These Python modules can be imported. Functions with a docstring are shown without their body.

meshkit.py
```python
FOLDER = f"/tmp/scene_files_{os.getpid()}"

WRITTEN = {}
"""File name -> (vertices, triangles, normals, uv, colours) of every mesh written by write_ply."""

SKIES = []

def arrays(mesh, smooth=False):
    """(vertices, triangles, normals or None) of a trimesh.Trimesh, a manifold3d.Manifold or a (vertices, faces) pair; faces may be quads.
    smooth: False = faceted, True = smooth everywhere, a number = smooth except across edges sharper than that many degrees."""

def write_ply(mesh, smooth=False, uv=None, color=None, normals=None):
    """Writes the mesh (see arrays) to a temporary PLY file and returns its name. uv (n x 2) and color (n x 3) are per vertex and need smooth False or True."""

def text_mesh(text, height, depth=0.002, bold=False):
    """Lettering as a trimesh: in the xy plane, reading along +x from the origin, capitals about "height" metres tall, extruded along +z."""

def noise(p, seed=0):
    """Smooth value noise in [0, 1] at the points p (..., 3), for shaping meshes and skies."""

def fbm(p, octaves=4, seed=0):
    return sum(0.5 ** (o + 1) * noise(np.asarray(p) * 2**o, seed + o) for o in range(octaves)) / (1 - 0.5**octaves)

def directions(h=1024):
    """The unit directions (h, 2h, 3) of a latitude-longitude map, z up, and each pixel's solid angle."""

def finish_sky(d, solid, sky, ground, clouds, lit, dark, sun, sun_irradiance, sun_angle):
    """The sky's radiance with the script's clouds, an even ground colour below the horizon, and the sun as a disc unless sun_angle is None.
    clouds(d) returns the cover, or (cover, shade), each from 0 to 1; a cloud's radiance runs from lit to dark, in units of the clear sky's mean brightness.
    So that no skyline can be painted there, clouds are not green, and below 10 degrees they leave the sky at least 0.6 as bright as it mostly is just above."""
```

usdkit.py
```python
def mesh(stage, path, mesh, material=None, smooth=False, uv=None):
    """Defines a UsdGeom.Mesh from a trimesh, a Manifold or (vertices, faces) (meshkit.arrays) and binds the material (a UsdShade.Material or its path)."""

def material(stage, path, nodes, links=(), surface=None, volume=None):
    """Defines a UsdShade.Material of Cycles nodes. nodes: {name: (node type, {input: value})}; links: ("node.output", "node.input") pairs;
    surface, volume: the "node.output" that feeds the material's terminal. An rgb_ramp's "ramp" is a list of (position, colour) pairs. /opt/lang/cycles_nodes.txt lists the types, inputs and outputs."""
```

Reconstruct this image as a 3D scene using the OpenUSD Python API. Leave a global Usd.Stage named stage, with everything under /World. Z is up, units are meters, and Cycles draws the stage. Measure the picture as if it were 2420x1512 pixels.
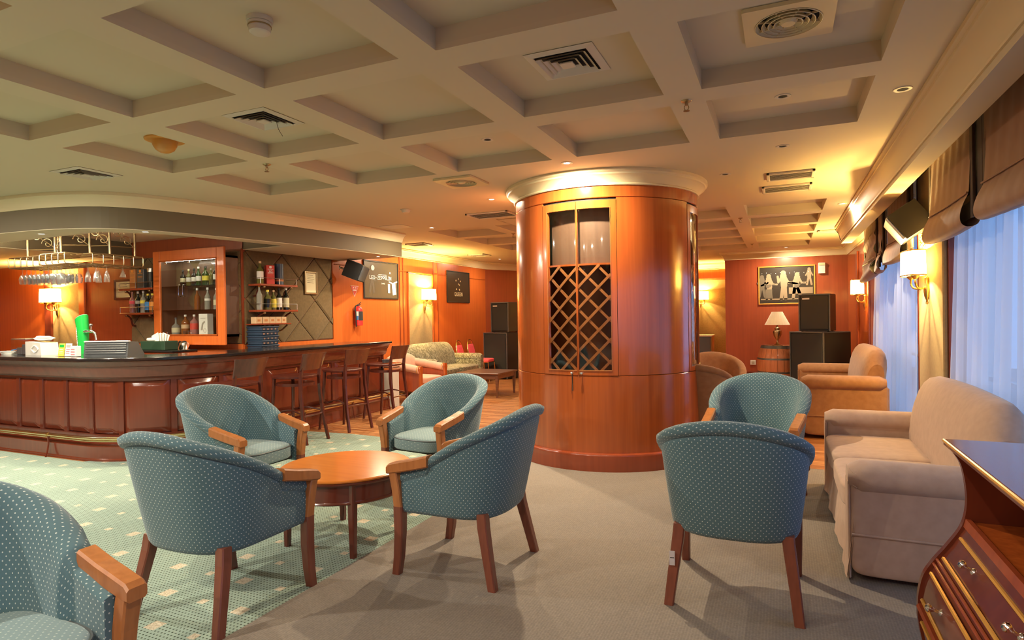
import math, random, numpy as np, trimesh, usdkit, meshkit
from pxr import Usd, UsdGeom, UsdLux, UsdShade, Gf, Sdf
from shapely.geometry import Polygon, box as sbox, Point, LineString
from shapely.ops import unary_union
from shapely import affinity
import manifold3d as m3

random.seed(7); RNG = np.random.default_rng(7)
PI = math.pi
stage = Usd.Stage.CreateInMemory()
UsdGeom.SetStageUpAxis(stage, 'Z'); UsdGeom.SetStageMetersPerUnit(stage, 1.0)
UsdGeom.Xform.Define(stage, '/World'); UsdGeom.Scope.Define(stage, '/World/Looks')

# ------------------------------------------------------------------ camera, sky, exposure
cam = UsdGeom.Camera.Define(stage, '/World/camera')
cam.CreateHorizontalApertureAttr(36.0); cam.CreateVerticalApertureAttr(22.49)
cam.CreateFocalLengthAttr(36.0 * 1439.3 / 2420); cam.CreateClippingRangeAttr((0.05, 200.0))
cam.CreateExposureAttr(0.0)
def cam_matrix():
    p, y, r = np.radians([0.40067, 23.93475, -0.90219])
    rt = np.array([math.cos(y), math.sin(y), 0]); fw = np.array([-math.sin(y)*math.cos(p), math.cos(y)*math.cos(p), -math.sin(p)])
    up = np.cross(rt, fw)
    R = rt*math.cos(r) + up*math.sin(r); U = -rt*math.sin(r) + up*math.cos(r)
    return Gf.Matrix4d(*R, 0, *U, 0, *(-fw), 0, 0, 0, 1.5, 1)
cam.AddTransformOp().Set(cam_matrix())
SKY_STRENGTH, DOWN, SCONCE = 0.88, 10.0, 42.0
# lamps of the same ceiling that hang outside the picture (behind and left of the camera): x, y, power, colour
BEHIND = [(-6.4, 2.2, 1500.0, (1.0, 0.93, 0.80)), (-4.08, 0.48, 900.0, (1.0, 0.90, 0.74)), (-1.73, -0.70, 380.0, (1.0, 0.86, 0.66)), (-0.55, 0.48, 330.0, (1.0, 0.84, 0.62)), (-8.9, 2.4, 900.0, (1.0, 0.90, 0.74)), (-2.91, -0.70, 600.0, (1.0, 0.86, 0.66))]
dome = UsdLux.DomeLight.Define(stage, '/World/sky')
dome.CreateColorAttr(Gf.Vec3f(0.26, 0.50, 1.0)); dome.CreateIntensityAttr(SKY_STRENGTH)

# ------------------------------------------------------------------ materials
M = {}
def mat(name, nodes, links, surface='p.BSDF'):
    M[name] = usdkit.material(stage, '/World/Looks/' + name, nodes, links, surface=surface)
def plain(name, c, rough=0.5, metal=0.0, coat=0.0, spec=0.5, **k):
    mat(name, {'p': ('principled_bsdf', dict(base_color=c, roughness=rough, metallic=metal, coat_weight=coat, coat_roughness=0.08, specular_ior_level=spec, **k))}, [])
def wood(name, c1, c2, rough=0.3, coat=0.3, scale=(40, 40, 2.5), nscale=1.0, var=0.0):
    nodes = {'t': ('texture_coordinate', {}), 'm': ('mapping', dict(scale=scale)), 'n': ('noise_texture', dict(scale=nscale, detail=4.0, roughness=0.55, distortion=0.3)),
             'r': ('rgb_ramp', dict(ramp=[(0.3, c1), (0.7, c2)])), 'p': ('principled_bsdf', dict(roughness=rough, coat_weight=coat, coat_roughness=0.1)),
             'b': ('bump', dict(strength=0.05, distance=0.002))}
    mat(name, nodes, [('t.object', 'm.vector'), ('m.vector', 'n.vector'), ('n.fac', 'r.fac'), ('r.color', 'p.base_color'), ('n.fac', 'b.height'), ('b.normal', 'p.normal')])
def cloth(name, c1, c2, nscale=60, rough=0.9, bump=0.15, sheen=0.2):
    nodes = {'t': ('texture_coordinate', {}), 'n': ('noise_texture', dict(scale=nscale, detail=3.0)), 'r': ('rgb_ramp', dict(ramp=[(0.3, c1), (0.7, c2)])),
             'w': ('noise_texture', dict(scale=500.0, detail=1.0)), 'b': ('bump', dict(strength=bump, distance=0.002)),
             'p': ('principled_bsdf', dict(roughness=rough, sheen_weight=sheen, specular_ior_level=0.15))}
    mat(name, nodes, [('t.object', 'n.vector'), ('n.fac', 'r.fac'), ('r.color', 'p.base_color'), ('t.object', 'w.vector'), ('w.fac', 'b.height'), ('b.normal', 'p.normal')])
def glow(name, c, strength):
    mat(name, {'e': ('emission', dict(color=c, strength=strength))}, [], 'e.emission')
def glassy(name, tint, rough=0.02, base=0.0):
    nodes = {'a': ('transparent_bsdf', dict(color=tint)), 'g': ('glossy_bsdf', dict(color=(0.95, 0.95, 0.95), roughness=rough)), 'f': ('layer_weight', dict(blend=0.5)),
             'w': ('math', dict(math_type='power', value2=4.0)), 'v': ('math', dict(math_type='multiply_add', value2=0.75, value3=0.045))}
    links = [('f.facing', 'w.value1'), ('w.value', 'v.value1'), ('v.value', 'x.fac'), ('a.BSDF', 'x.closure1'), ('g.BSDF', 'x.closure2')]
    nodes['x'] = ('mix_closure', {})
    mat(name, nodes, links, 'x.closure')

plain('plaster', (0.63, 0.54, 0.37), 0.85, spec=0.2)
plain('coffer_plaster', (0.61, 0.52, 0.355), 0.85, spec=0.2)
plain('crown', (0.72, 0.61, 0.38), 0.6, spec=0.25)
plain('olive_paint', (0.165, 0.130, 0.075), 0.6, spec=0.3)
wood('orange_veneer', (0.56, 0.125, 0.022), (0.64, 0.155, 0.030), 0.32, 0.35, (25, 25, 1.0))
wood('red_veneer', (0.26, 0.050, 0.016), (0.315, 0.063, 0.020), 0.35, 0.3, (25, 25, 1.0))
wood('cherry', (0.36, 0.074, 0.014), (0.48, 0.108, 0.020), 0.22, 0.6, (22, 22, 0.7))
wood('cherry_dark', (0.26, 0.05, 0.018), (0.33, 0.065, 0.022), 0.28, 0.4, (22, 22, 0.7))
wood('mahogany', (0.115, 0.022, 0.012), (0.148, 0.030, 0.0145), 0.22, 0.5, (14, 14, 2.0))
wood('bar_panel', (0.140, 0.026, 0.011), (0.168, 0.031, 0.0125), 0.22, 0.5, (20, 20, 1.5))
wood('stool_wood', (0.066, 0.014, 0.009), (0.100, 0.021, 0.012), 0.28, 0.4, (30, 30, 4))
wood('arm_wood', (0.36, 0.125, 0.035), (0.47, 0.175, 0.050), 0.32, 0.3, (30, 30, 6))
wood('leg_wood', (0.165, 0.047, 0.026), (0.225, 0.066, 0.036), 0.38, 0.2, (40, 40, 4))
wood('table_wood', (0.56, 0.165, 0.024), (0.64, 0.200, 0.030), 0.22, 0.5, (2.0, 22, 20))
wood('brown_wood', (0.105, 0.040, 0.022), (0.17, 0.068, 0.034), 0.35, 0.3, (3, 25, 25))
wood('barrel_wood', (0.42, 0.15, 0.06), (0.55, 0.22, 0.10), 0.5, 0.1, (25, 25, 1.5))
plain('stone_top', (0.018, 0.017, 0.017), 0.12, spec=0.6)
plain('brass', (0.78, 0.55, 0.20), 0.22, 1.0)
plain('brass_rail', (0.80, 0.66, 0.36), 0.22, 1.0)
plain('bronze', (0.42, 0.32, 0.18), 0.35, 1.0)
plain('chrome', (0.80, 0.80, 0.80), 0.12, 1.0)
plain('steel', (0.55, 0.55, 0.53), 0.3, 1.0)
plain('white_plastic', (0.62, 0.60, 0.54), 0.4)
plain('cream_plastic', (0.70, 0.58, 0.32), 0.4)
plain('vent_metal', (0.62, 0.56, 0.44), 0.5)
plain('vent_dark', (0.012, 0.012, 0.012), 0.8)
plain('black_plastic', (0.016, 0.017, 0.018), 0.45)
plain('black_cloth', (0.022, 0.023, 0.026), 0.85)
plain('silver_mesh', (0.62, 0.62, 0.62), 0.45, 0.4)
plain('gunmetal', (0.11, 0.12, 0.125), 0.4, 0.3)
plain('paper', (0.80, 0.78, 0.70), 0.8)
plain('cream_paper', (0.66, 0.60, 0.38), 0.8)
plain('ink', (0.03, 0.03, 0.03), 0.8)
plain('white_ink', (0.82, 0.80, 0.76), 0.8)
plain('grey_ink', (0.36, 0.33, 0.27), 0.8)
plain('mid_ink', (0.13, 0.105, 0.07), 0.8)
plain('sepia_ink', (0.27, 0.20, 0.12), 0.8)
plain('poster_dark', (0.030, 0.024, 0.018), 0.35)
plain('poster_olive', (0.11, 0.088, 0.052), 0.4)
plain('red_paint', (0.62, 0.035, 0.035), 0.35)
plain('pink_fabric', (0.78, 0.10, 0.13), 0.75)
plain('green_paint', (0.010, 0.36, 0.055), 0.3)
plain('dark_green', (0.015, 0.045, 0.022), 0.6)
plain('blue_label', (0.05, 0.22, 0.52), 0.6)
plain('orange_label', (0.80, 0.32, 0.05), 0.6)
plain('yellow_label', (0.78, 0.66, 0.08), 0.6)
plain('red_label', (0.60, 0.06, 0.04), 0.6)
plain('copper_box', (0.50, 0.21, 0.07), 0.4)
plain('kraft', (0.60, 0.42, 0.24), 0.8)
plain('navy', (0.028, 0.055, 0.10), 0.4)
plain('tray_blue', (0.030, 0.055, 0.095), 0.3)
plain('gold_trim', (0.70, 0.36, 0.07), 0.3, 0.4)
plain('glass_dark', (0.012, 0.015, 0.010), 0.08)
plain('glass_green', (0.02, 0.055, 0.012), 0.08)
plain('glass_amber', (0.22, 0.075, 0.018), 0.08)
plain('glass_olive', (0.12, 0.115, 0.03), 0.08)
plain('glass_pink', (0.34, 0.15, 0.13), 0.12)
plain('glass_grey', (0.26, 0.26, 0.22), 0.1)
plain('dome_orange', (0.62, 0.28, 0.05), 0.35)
plain('cord_brown', (0.10, 0.05, 0.025), 0.6)
plain('cable_gold', (0.66, 0.42, 0.06), 0.6)
cloth('olive_pad', (0.128, 0.087, 0.039), (0.158, 0.107, 0.049), 30)
cloth('khaki_pad', (0.30, 0.205, 0.090), (0.35, 0.240, 0.110), 30)
cloth('tan_sofa', (0.46, 0.315, 0.235), (0.52, 0.36, 0.27), 18)
cloth('brown_sofa', (0.30, 0.145, 0.062), (0.36, 0.18, 0.08), 18)
cloth('pink_sofa', (0.60, 0.34, 0.24), (0.66, 0.38, 0.27), 18)
cloth('blind_fabric', (0.20, 0.087, 0.037), (0.245, 0.112, 0.050), 12, 0.65, sheen=0.3)
cloth('blind_dark', (0.045, 0.026, 0.017), (0.06, 0.034, 0.022), 12, 0.7)
cloth('lampshade_cream', (0.80, 0.70, 0.52), (0.84, 0.74, 0.56), 30)
mat('damask', {'t': ('texture_coordinate', {}), 'n': ('noise_texture', dict(scale=9.0, detail=2.0, distortion=2.5)), 'r': ('rgb_ramp', dict(ramp=[(0.44, (0.125, 0.110, 0.055)), (0.52, (0.38, 0.36, 0.24)), (0.58, (0.14, 0.122, 0.062))])),
               'p': ('principled_bsdf', dict(roughness=0.85, sheen_weight=0.2))}, [('t.object', 'n.vector'), ('n.fac', 'r.fac'), ('r.color', 'p.base_color')])

def dot_nodes(src, pitch, radius, rot=45.0, off=(0, 0, 0)):
    """nodes for a mask of round dots on a square lattice"""
    return ({'dm': ('mapping', dict(scale=(1/pitch, 1/pitch, 0.0), rotation=(0, 0, math.radians(rot)), location=off)), 'df': ('vector_math', dict(math_type='fraction')),
             'ds': ('vector_math', dict(math_type='subtract', vector2=(0.5, 0.5, 0.0))), 'dl': ('vector_math', dict(math_type='length')), 'dt': ('math', dict(math_type='less_than', value2=radius))},
            [(src, 'dm.vector'), ('dm.vector', 'df.vector1'), ('df.vector', 'ds.vector1'), ('ds.vector', 'dl.vector1'), ('dl.value', 'dt.value1')])
def chair_cloth(name, c, dot):
    n, l = dot_nodes('u.UV', 0.0205, 0.145, 45.0)
    n.update({'u': ('texture_coordinate', {}), 'w': ('noise_texture', dict(scale=420.0, detail=1.0)), 'b': ('bump', dict(strength=0.2, distance=0.002)),
              'c': ('mix', dict(color1=c, color2=dot)), 'p': ('principled_bsdf', dict(roughness=0.85, sheen_weight=0.25, specular_ior_level=0.2))})
    l += [('dt.value', 'c.fac'), ('c.color', 'p.base_color'), ('u.object', 'w.vector'), ('w.fac', 'b.height'), ('b.normal', 'p.normal')]
    mat(name, n, l)
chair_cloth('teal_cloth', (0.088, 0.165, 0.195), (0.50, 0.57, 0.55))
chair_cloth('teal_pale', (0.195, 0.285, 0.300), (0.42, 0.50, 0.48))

def green_carpet():
    p = 0.272
    n, l = dot_nodes('g.position', p/12, 0.215, 0.0, (0.5, 0.5, 0))
    n.update({'g': ('geometry', {}),
      'k': ('mapping', dict(scale=(1/p, 1/p, 0.0), location=(2.84/p + 0.5, -2.28/p + 0.5, 0))), 'kf': ('vector_math', dict(math_type='fraction')), 'ks': ('vector_math', dict(math_type='subtract', vector2=(0.5, 0.5, 0))),
      'ka': ('vector_math', dict(math_type='absolute')), 'kx': ('separate_xyz', {}), 'km': ('math', dict(math_type='maximum')),
      'ch': ('checker_texture', dict(scale=1.0, color1=(1, 1, 1), color2=(0, 0, 0))), 'ck': ('mapping', dict(scale=(1/p, 1/p, 0.0), location=(2.84/p + 0.5, -2.28/p + 0.5, 0.5))),
      'th': ('map_range', dict(from_min=0.0, from_max=1.0, to_min=0.085, to_max=0.135)), 'mk': ('math', dict(math_type='less_than')),
      'mn': ('noise_texture', dict(scale=150.0, detail=1.0)), 'mr': ('rgb_ramp', dict(ramp=[(0.42, (0.44, 0.37, 0.25)), (0.55, (0.64, 0.57, 0.43))])),
      'wn': ('noise_texture', dict(scale=1.6, detail=3.0)), 'wr': ('rgb_ramp', dict(ramp=[(0.35, (0.255, 0.345, 0.285)), (0.65, (0.30, 0.395, 0.325))])),
      'c1': ('mix', dict(color2=(0.045, 0.065, 0.040))), 'c2': ('mix', {}), 'fb': ('noise_texture', dict(scale=400.0, detail=1.0)), 'b': ('bump', dict(strength=0.3, distance=0.003)),
      'p': ('principled_bsdf', dict(roughness=0.95, specular_ior_level=0.1, sheen_weight=0.15))})
    l += [('g.position', 'k.vector'), ('k.vector', 'kf.vector1'), ('kf.vector', 'ks.vector1'), ('ks.vector', 'ka.vector1'), ('ka.vector', 'kx.vector'), ('kx.x', 'km.value1'), ('kx.y', 'km.value2'),
          ('g.position', 'ck.vector'), ('ck.vector', 'ch.vector'), ('ch.fac', 'th.value'), ('km.value', 'mk.value1'), ('th.result', 'mk.value2'),
          ('g.position', 'mn.vector'), ('mn.fac', 'mr.fac'), ('g.position', 'wn.vector'), ('wn.fac', 'wr.fac'), ('wr.color', 'c1.color1'), ('dt.value', 'c1.fac'), ('c1.color', 'c2.color1'), ('mr.color', 'c2.color2'), ('mk.value', 'c2.fac'),
          ('c2.color', 'p.base_color'), ('g.position', 'fb.vector'), ('fb.fac', 'b.height'), ('b.normal', 'p.normal')]
    mat('green_carpet', n, l)
green_carpet()
mat('grey_carpet', {'g': ('geometry', {}), 'w': ('wave_texture', dict(bands_direction='x', scale=22.0, distortion=0.6, detail=2.0, detail_scale=20.0)), 'n': ('noise_texture', dict(scale=90.0, detail=2.0)), 'v': ('noise_texture', dict(scale=0.9, detail=3.0)),
    'r': ('rgb_ramp', dict(ramp=[(0.0, (0.225, 0.188, 0.152)), (0.75, (0.240, 0.200, 0.162)), (1.0, (0.262, 0.220, 0.178))])), 'r2': ('rgb_ramp', dict(ramp=[(0.3, (0.82, 0.82, 0.82)), (0.7, (1.05, 1.05, 1.05))])), 'x': ('mix', dict(mix_type='multiply', fac=1.0)),
    'b': ('bump', dict(strength=0.35, distance=0.003)), 'p': ('principled_bsdf', dict(roughness=0.95, specular_ior_level=0.1, sheen_weight=0.15))},
    [('g.position', 'w.vector'), ('w.fac', 'r.fac'), ('g.position', 'n.vector'), ('n.fac', 'r2.fac'), ('r.color', 'x.color1'), ('r2.color', 'x.color2'), ('x.color', 'p.base_color'), ('n.fac', 'b.height'), ('b.normal', 'p.normal')])
mat('plank_floor', {'g': ('geometry', {}), 'mp': ('mapping', dict(scale=(1, 1, 1), rotation=(0, 0, math.radians(0)))), 'k': ('brick_texture', dict(scale=1.0, brick_width=0.9, row_height=0.07, mortar_size=0.003, color1=(0.38, 0.140, 0.045), color2=(0.64, 0.31, 0.120), mortar=(0.09, 0.035, 0.014))),
    'm2': ('mapping', dict(scale=(2.0, 40, 1))), 'n': ('noise_texture', dict(scale=1.0, detail=3.0)), 'r2': ('rgb_ramp', dict(ramp=[(0.3, (0.75, 0.72, 0.7)), (0.7, (1.08, 1.05, 1.0))])), 'x': ('mix', dict(mix_type='multiply', fac=1.0)),
    'p': ('principled_bsdf', dict(roughness=0.33, coat_weight=0.25, coat_roughness=0.15))},
    [('g.position', 'mp.vector'), ('mp.vector', 'k.vector'), ('g.position', 'm2.vector'), ('m2.vector', 'n.vector'), ('n.fac', 'r2.fac'), ('k.color', 'x.color1'), ('r2.color', 'x.color2'), ('x.color', 'p.base_color')])
mat('curtain', {'t': ('translucent_bsdf', dict(color=(0.80, 0.83, 0.88))), 'd': ('diffuse_bsdf', dict(color=(0.62, 0.64, 0.70))), 'c': ('transparent_bsdf', dict(color=(1, 1, 1))),
    'm': ('mix_closure', dict(fac=0.45)), 'm2': ('mix_closure', dict(fac=0.22))}, [('t.BSDF', 'm.closure1'), ('d.BSDF', 'm.closure2'), ('m.closure', 'm2.closure1'), ('c.BSDF', 'm2.closure2')], 'm2.closure')
glassy('pane', (0.93, 0.96, 0.97)); glassy('clear_glass', (0.93, 0.95, 0.95), 0.03); glassy('smoke_glass', (0.55, 0.52, 0.46), 0.03)
mat('wineglass', {'a': ('transparent_bsdf', dict(color=(0.93, 0.95, 0.95))), 'g': ('glossy_bsdf', dict(color=(1, 1, 1), roughness=0.05)), 'f': ('layer_weight', dict(blend=0.45)), 'x': ('mix_closure', {}), 't': ('translucent_bsdf', dict(color=(0.95, 0.97, 0.97))), 'y': ('mix_closure', dict(fac=0.07))},
    [('f.facing', 'x.fac'), ('a.BSDF', 'x.closure1'), ('g.BSDF', 'x.closure2'), ('x.closure', 'y.closure1'), ('t.BSDF', 'y.closure2')], 'y.closure')
mat('shade_glow', {'e': ('emission', dict(color=(1.0, 0.72, 0.22), strength=8.0)), 't': ('translucent_bsdf', dict(color=(0.9, 0.75, 0.4))), 'x': ('add_closure', {})}, [('e.emission', 'x.closure1'), ('t.BSDF', 'x.closure2')], 'x.closure')
glow('bulb', (1.0, 0.86, 0.62), 40.0)
glow('lamp_lens', (1.0, 0.90, 0.72), 26.0)
glow('strip_glow', (1.0, 0.92, 0.70), 22.0)
wood('case_brown', (0.12, 0.062, 0.038), (0.15, 0.08, 0.048), 0.4, 0.2, (20, 20, 1))
glow('cove_glow', (1.0, 0.92, 0.74), 150.0)

# ------------------------------------------------------------------ helpers
used = {}
def numbered(path):
    n = used.get(path, 0); used[path] = n + 1
    return path if n == 0 else f'{path}_{n:03d}'
def thing(name, label, cat, loc=(0, 0, 0), rotz=0.0, group=None, kind=None):
    x = UsdGeom.Xform.Define(stage, numbered('/World/' + name))
    x.AddTranslateOp().Set(Gf.Vec3d(*map(float, loc))); x.AddRotateZOp().Set(float(rotz))
    p = x.GetPrim()
    if label: p.SetCustomDataByKey('label', label)
    if cat: p.SetCustomDataByKey('category', cat)
    if group: p.SetCustomDataByKey('group', group)
    if kind: p.SetCustomDataByKey('kind', kind)
    return p
def part(parent, name, mesh, m, smooth=30, label=None, uv=None, kind=None):
    if isinstance(mesh, list): mesh = trimesh.util.concatenate(mesh)
    pr = usdkit.mesh(stage, numbered(f'{parent.GetPath()}/{name}'), mesh, M[m], smooth, uv).GetPrim()
    if label: pr.SetCustomDataByKey('label', label)
    if kind: pr.SetCustomDataByKey('kind', kind)
    return pr
def dup(src, loc, rotz, label, name=None):
    d = src.GetCustomData()
    p = thing(name or src.GetName().rstrip('0123456789').rstrip('_'), label, d.get('category'), loc, rotz, d.get('group'))
    p.GetReferences().AddInternalReference(src.GetPath()); p.SetInstanceable(True)
    return p
def struct(name, mesh, m, smooth=False):
    if isinstance(mesh, list): mesh = trimesh.util.concatenate(mesh)
    pr = usdkit.mesh(stage, numbered('/World/' + name), mesh, M[m], smooth).GetPrim(); pr.SetCustomDataByKey('kind', 'structure'); return pr
def group_struct(name): return thing(name, None, None, kind='structure')

def T(mesh, loc=(0, 0, 0), rx=0, ry=0, rz=0):
    mesh = mesh.copy(); R = trimesh.transformations.euler_matrix(math.radians(rx), math.radians(ry), math.radians(rz)); R[:3, 3] = loc
    mesh.apply_transform(R); return mesh
def bx(x0, x1, y0, y1, z0, z1):
    return T(trimesh.creation.box((abs(x1-x0), abs(y1-y0), abs(z1-z0))), ((x0+x1)/2, (y0+y1)/2, (z0+z1)/2))
def cb(x0, x1, y0, y1, z0, z1, r=0.006):
    """box with chamfered edges"""
    x0, x1 = min(x0, x1), max(x0, x1); y0, y1 = min(y0, y1), max(y0, y1); z0, z1 = min(z0, z1), max(z0, z1)
    r = min(r, (x1-x0)*.45, (y1-y0)*.45, (z1-z0)*.45); P = []
    for sx in (0, 1):
        for sy in (0, 1):
            for sz in (0, 1):
                c = np.array([(x0, x1)[sx], (y0, y1)[sy], (z0, z1)[sz]]); d = np.array([1-2*sx, 1-2*sy, 1-2*sz]) * r
                P += [c + d*(0, 1, 1), c + d*(1, 0, 1), c + d*(1, 1, 0)]
    return trimesh.convex.convex_hull(np.array(P))
def soft(x0, x1, y0, y1, z0, z1, n=4.0, res=20):
    """superellipsoid cushion"""
    u = np.linspace(-PI, PI, 2*res, endpoint=False); v = np.linspace(-PI/2, PI/2, res+1)
    pw = lambda a, e: np.sign(a)*np.abs(a)**e
    e = 2.0/n; U, V = np.meshgrid(u, v, indexing='ij')
    P = np.stack([pw(np.cos(V), e)*pw(np.cos(U), e), pw(np.cos(V), e)*pw(np.sin(U), e), pw(np.sin(V), e)], -1)
    P = P*[(x1-x0)/2, (y1-y0)/2, (z1-z0)/2] + [(x0+x1)/2, (y0+y1)/2, (z0+z1)/2]
    return grid(P, wrap_u=True)
def grid(P, wrap_u=False, wrap_v=False):
    nu, nv = P.shape[:2]; iu = range(nu if wrap_u else nu-1); F = []
    for i in iu:
        for j in range(nv if wrap_v else nv-1):
            a, b = i*nv+j, ((i+1) % nu)*nv+j; c, d = ((i+1) % nu)*nv+(j+1) % nv, i*nv+(j+1) % nv
            F += [(a, b, c), (a, c, d)]
    return trimesh.Trimesh(P.reshape(-1, 3), F, process=False)
def loft(secs, caps=True, wrap=False):
    """closed polygon sections (k,3) joined in order"""
    P = np.array([np.asarray(s, float) for s in secs]); m = grid(P, wrap_u=wrap, wrap_v=True); F = list(map(tuple, m.faces)); V = m.vertices
    if caps and not wrap:
        k = P.shape[1]; n = P.shape[0]; V = np.vstack([V, P[0].mean(0), P[-1].mean(0)])
        for j in range(k):
            F += [((j+1) % k, j, n*k), ((n-1)*k+j, (n-1)*k+(j+1) % k, n*k+1)]
    m = trimesh.Trimesh(V, F, process=False)
    if m.volume < 0: m.invert()
    return m
def rect(c, a, b, w, h, r=0.0):
    """rectangle section centred on c in the plane of unit vectors a, b"""
    c, a, b = map(lambda q: np.asarray(q, float), (c, a, b))
    if r <= 0: pts = [(-w, -h), (w, -h), (w, h), (-w, h)]
    else: pts = [(-w+r, -h), (w-r, -h), (w, -h+r), (w, h-r), (w-r, h), (-w+r, h), (-w, h-r), (-w, -h+r)]
    return np.array([c + a*p + b*q for p, q in pts])
def post(path, r=0.006):
    """square post through (x,y,z,half_w,half_d)"""
    return loft([rect((x, y, z), (1, 0, 0), (0, 1, 0), w, d, r) for x, y, z, w, d in path])
def tube(path, r, n=8, closed=False):
    p = np.asarray(path, float); k = len(p); rr = np.broadcast_to(r, (k,))
    t = np.roll(p, -1, 0) - np.roll(p, 1, 0) if closed else np.gradient(p, axis=0)
    t /= np.linalg.norm(t, axis=1, keepdims=True) + 1e-12
    up = np.array([0, 0, 1.0]) if abs(t[0][2]) < 0.9 else np.array([1.0, 0, 0]); a0 = np.cross(t[0], up); a0 /= np.linalg.norm(a0); A = []
    for i in range(k):
        a0 = a0 - t[i]*np.dot(a0, t[i]); a0 /= np.linalg.norm(a0); A.append(a0)
    A = np.array(A); B = np.cross(t, A); g = np.arange(n)*2*PI/n
    secs = p[:, None] + rr[:, None, None]*(np.cos(g)[None, :, None]*A[:, None] + np.sin(g)[None, :, None]*B[:, None])
    return loft(list(secs), wrap=closed)
def bez(pts, n=16):
    """Catmull-Rom through points"""
    p = np.asarray(pts, float); p = np.vstack([2*p[0]-p[1], p, 2*p[-1]-p[-2]]); out = []
    for i in range(1, len(p)-2):
        for t in np.linspace(0, 1, n, endpoint=False):
            out.append(0.5*((2*p[i]) + (-p[i-1]+p[i+1])*t + (2*p[i-1]-5*p[i]+4*p[i+1]-p[i+2])*t*t + (-p[i-1]+3*p[i]-3*p[i+1]+p[i+2])*t**3))
    return np.array(out + [p[-2]])
def lathe(prof, n=24, loc=(0, 0, 0), a0=0, a1=2*PI):
    prof = np.asarray(prof, float); full = abs(a1-a0-2*PI) < 1e-6
    g = np.linspace(a0, a1, n, endpoint=not full)
    P = np.stack([prof[None, :, 0]*np.cos(g)[:, None], prof[None, :, 0]*np.sin(g)[:, None], np.broadcast_to(prof[None, :, 1], (n, len(prof)))], -1) + np.array(loc)
    return grid(P, wrap_u=full)
def cyl(r, z0, z1, n=20, loc=(0, 0)): return lathe([(0, z0), (r, z0), (r, z1), (0, z1)], n, (loc[0], loc[1], 0))
def rod(a, b, r, n=8): return tube([a, (np.asarray(a)+np.asarray(b))/2, b], r, n)
def prism(poly, z0, z1):
    ps = getattr(poly, 'geoms', [poly])
    return trimesh.util.concatenate([T(trimesh.creation.extrude_polygon(p, z1-z0, engine='earcut'), (0, 0, z0)) for p in ps if p.area > 1e-9])
def prism_x(poly, x0, x1):
    """(y,z) outline given depth along x"""
    m = prism(poly, 0, x1-x0); v = m.vertices.copy(); m.vertices = np.stack([v[:, 2]+x0, v[:, 0], v[:, 1]], 1); return m
def prism_y(poly, y0, y1):
    """(x,z) outline given depth along y"""
    m = prism(poly, 0, y1-y0); v = m.vertices.copy(); m.vertices = np.stack([v[:, 0], v[:, 2]+y0, v[:, 1]], 1); m.invert(); return m
def arc(c, r, a0, a1, n): return [(c[0]+r*math.cos(a), c[1]+r*math.sin(a)) for a in np.linspace(math.radians(a0), math.radians(a1), n)]
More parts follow.
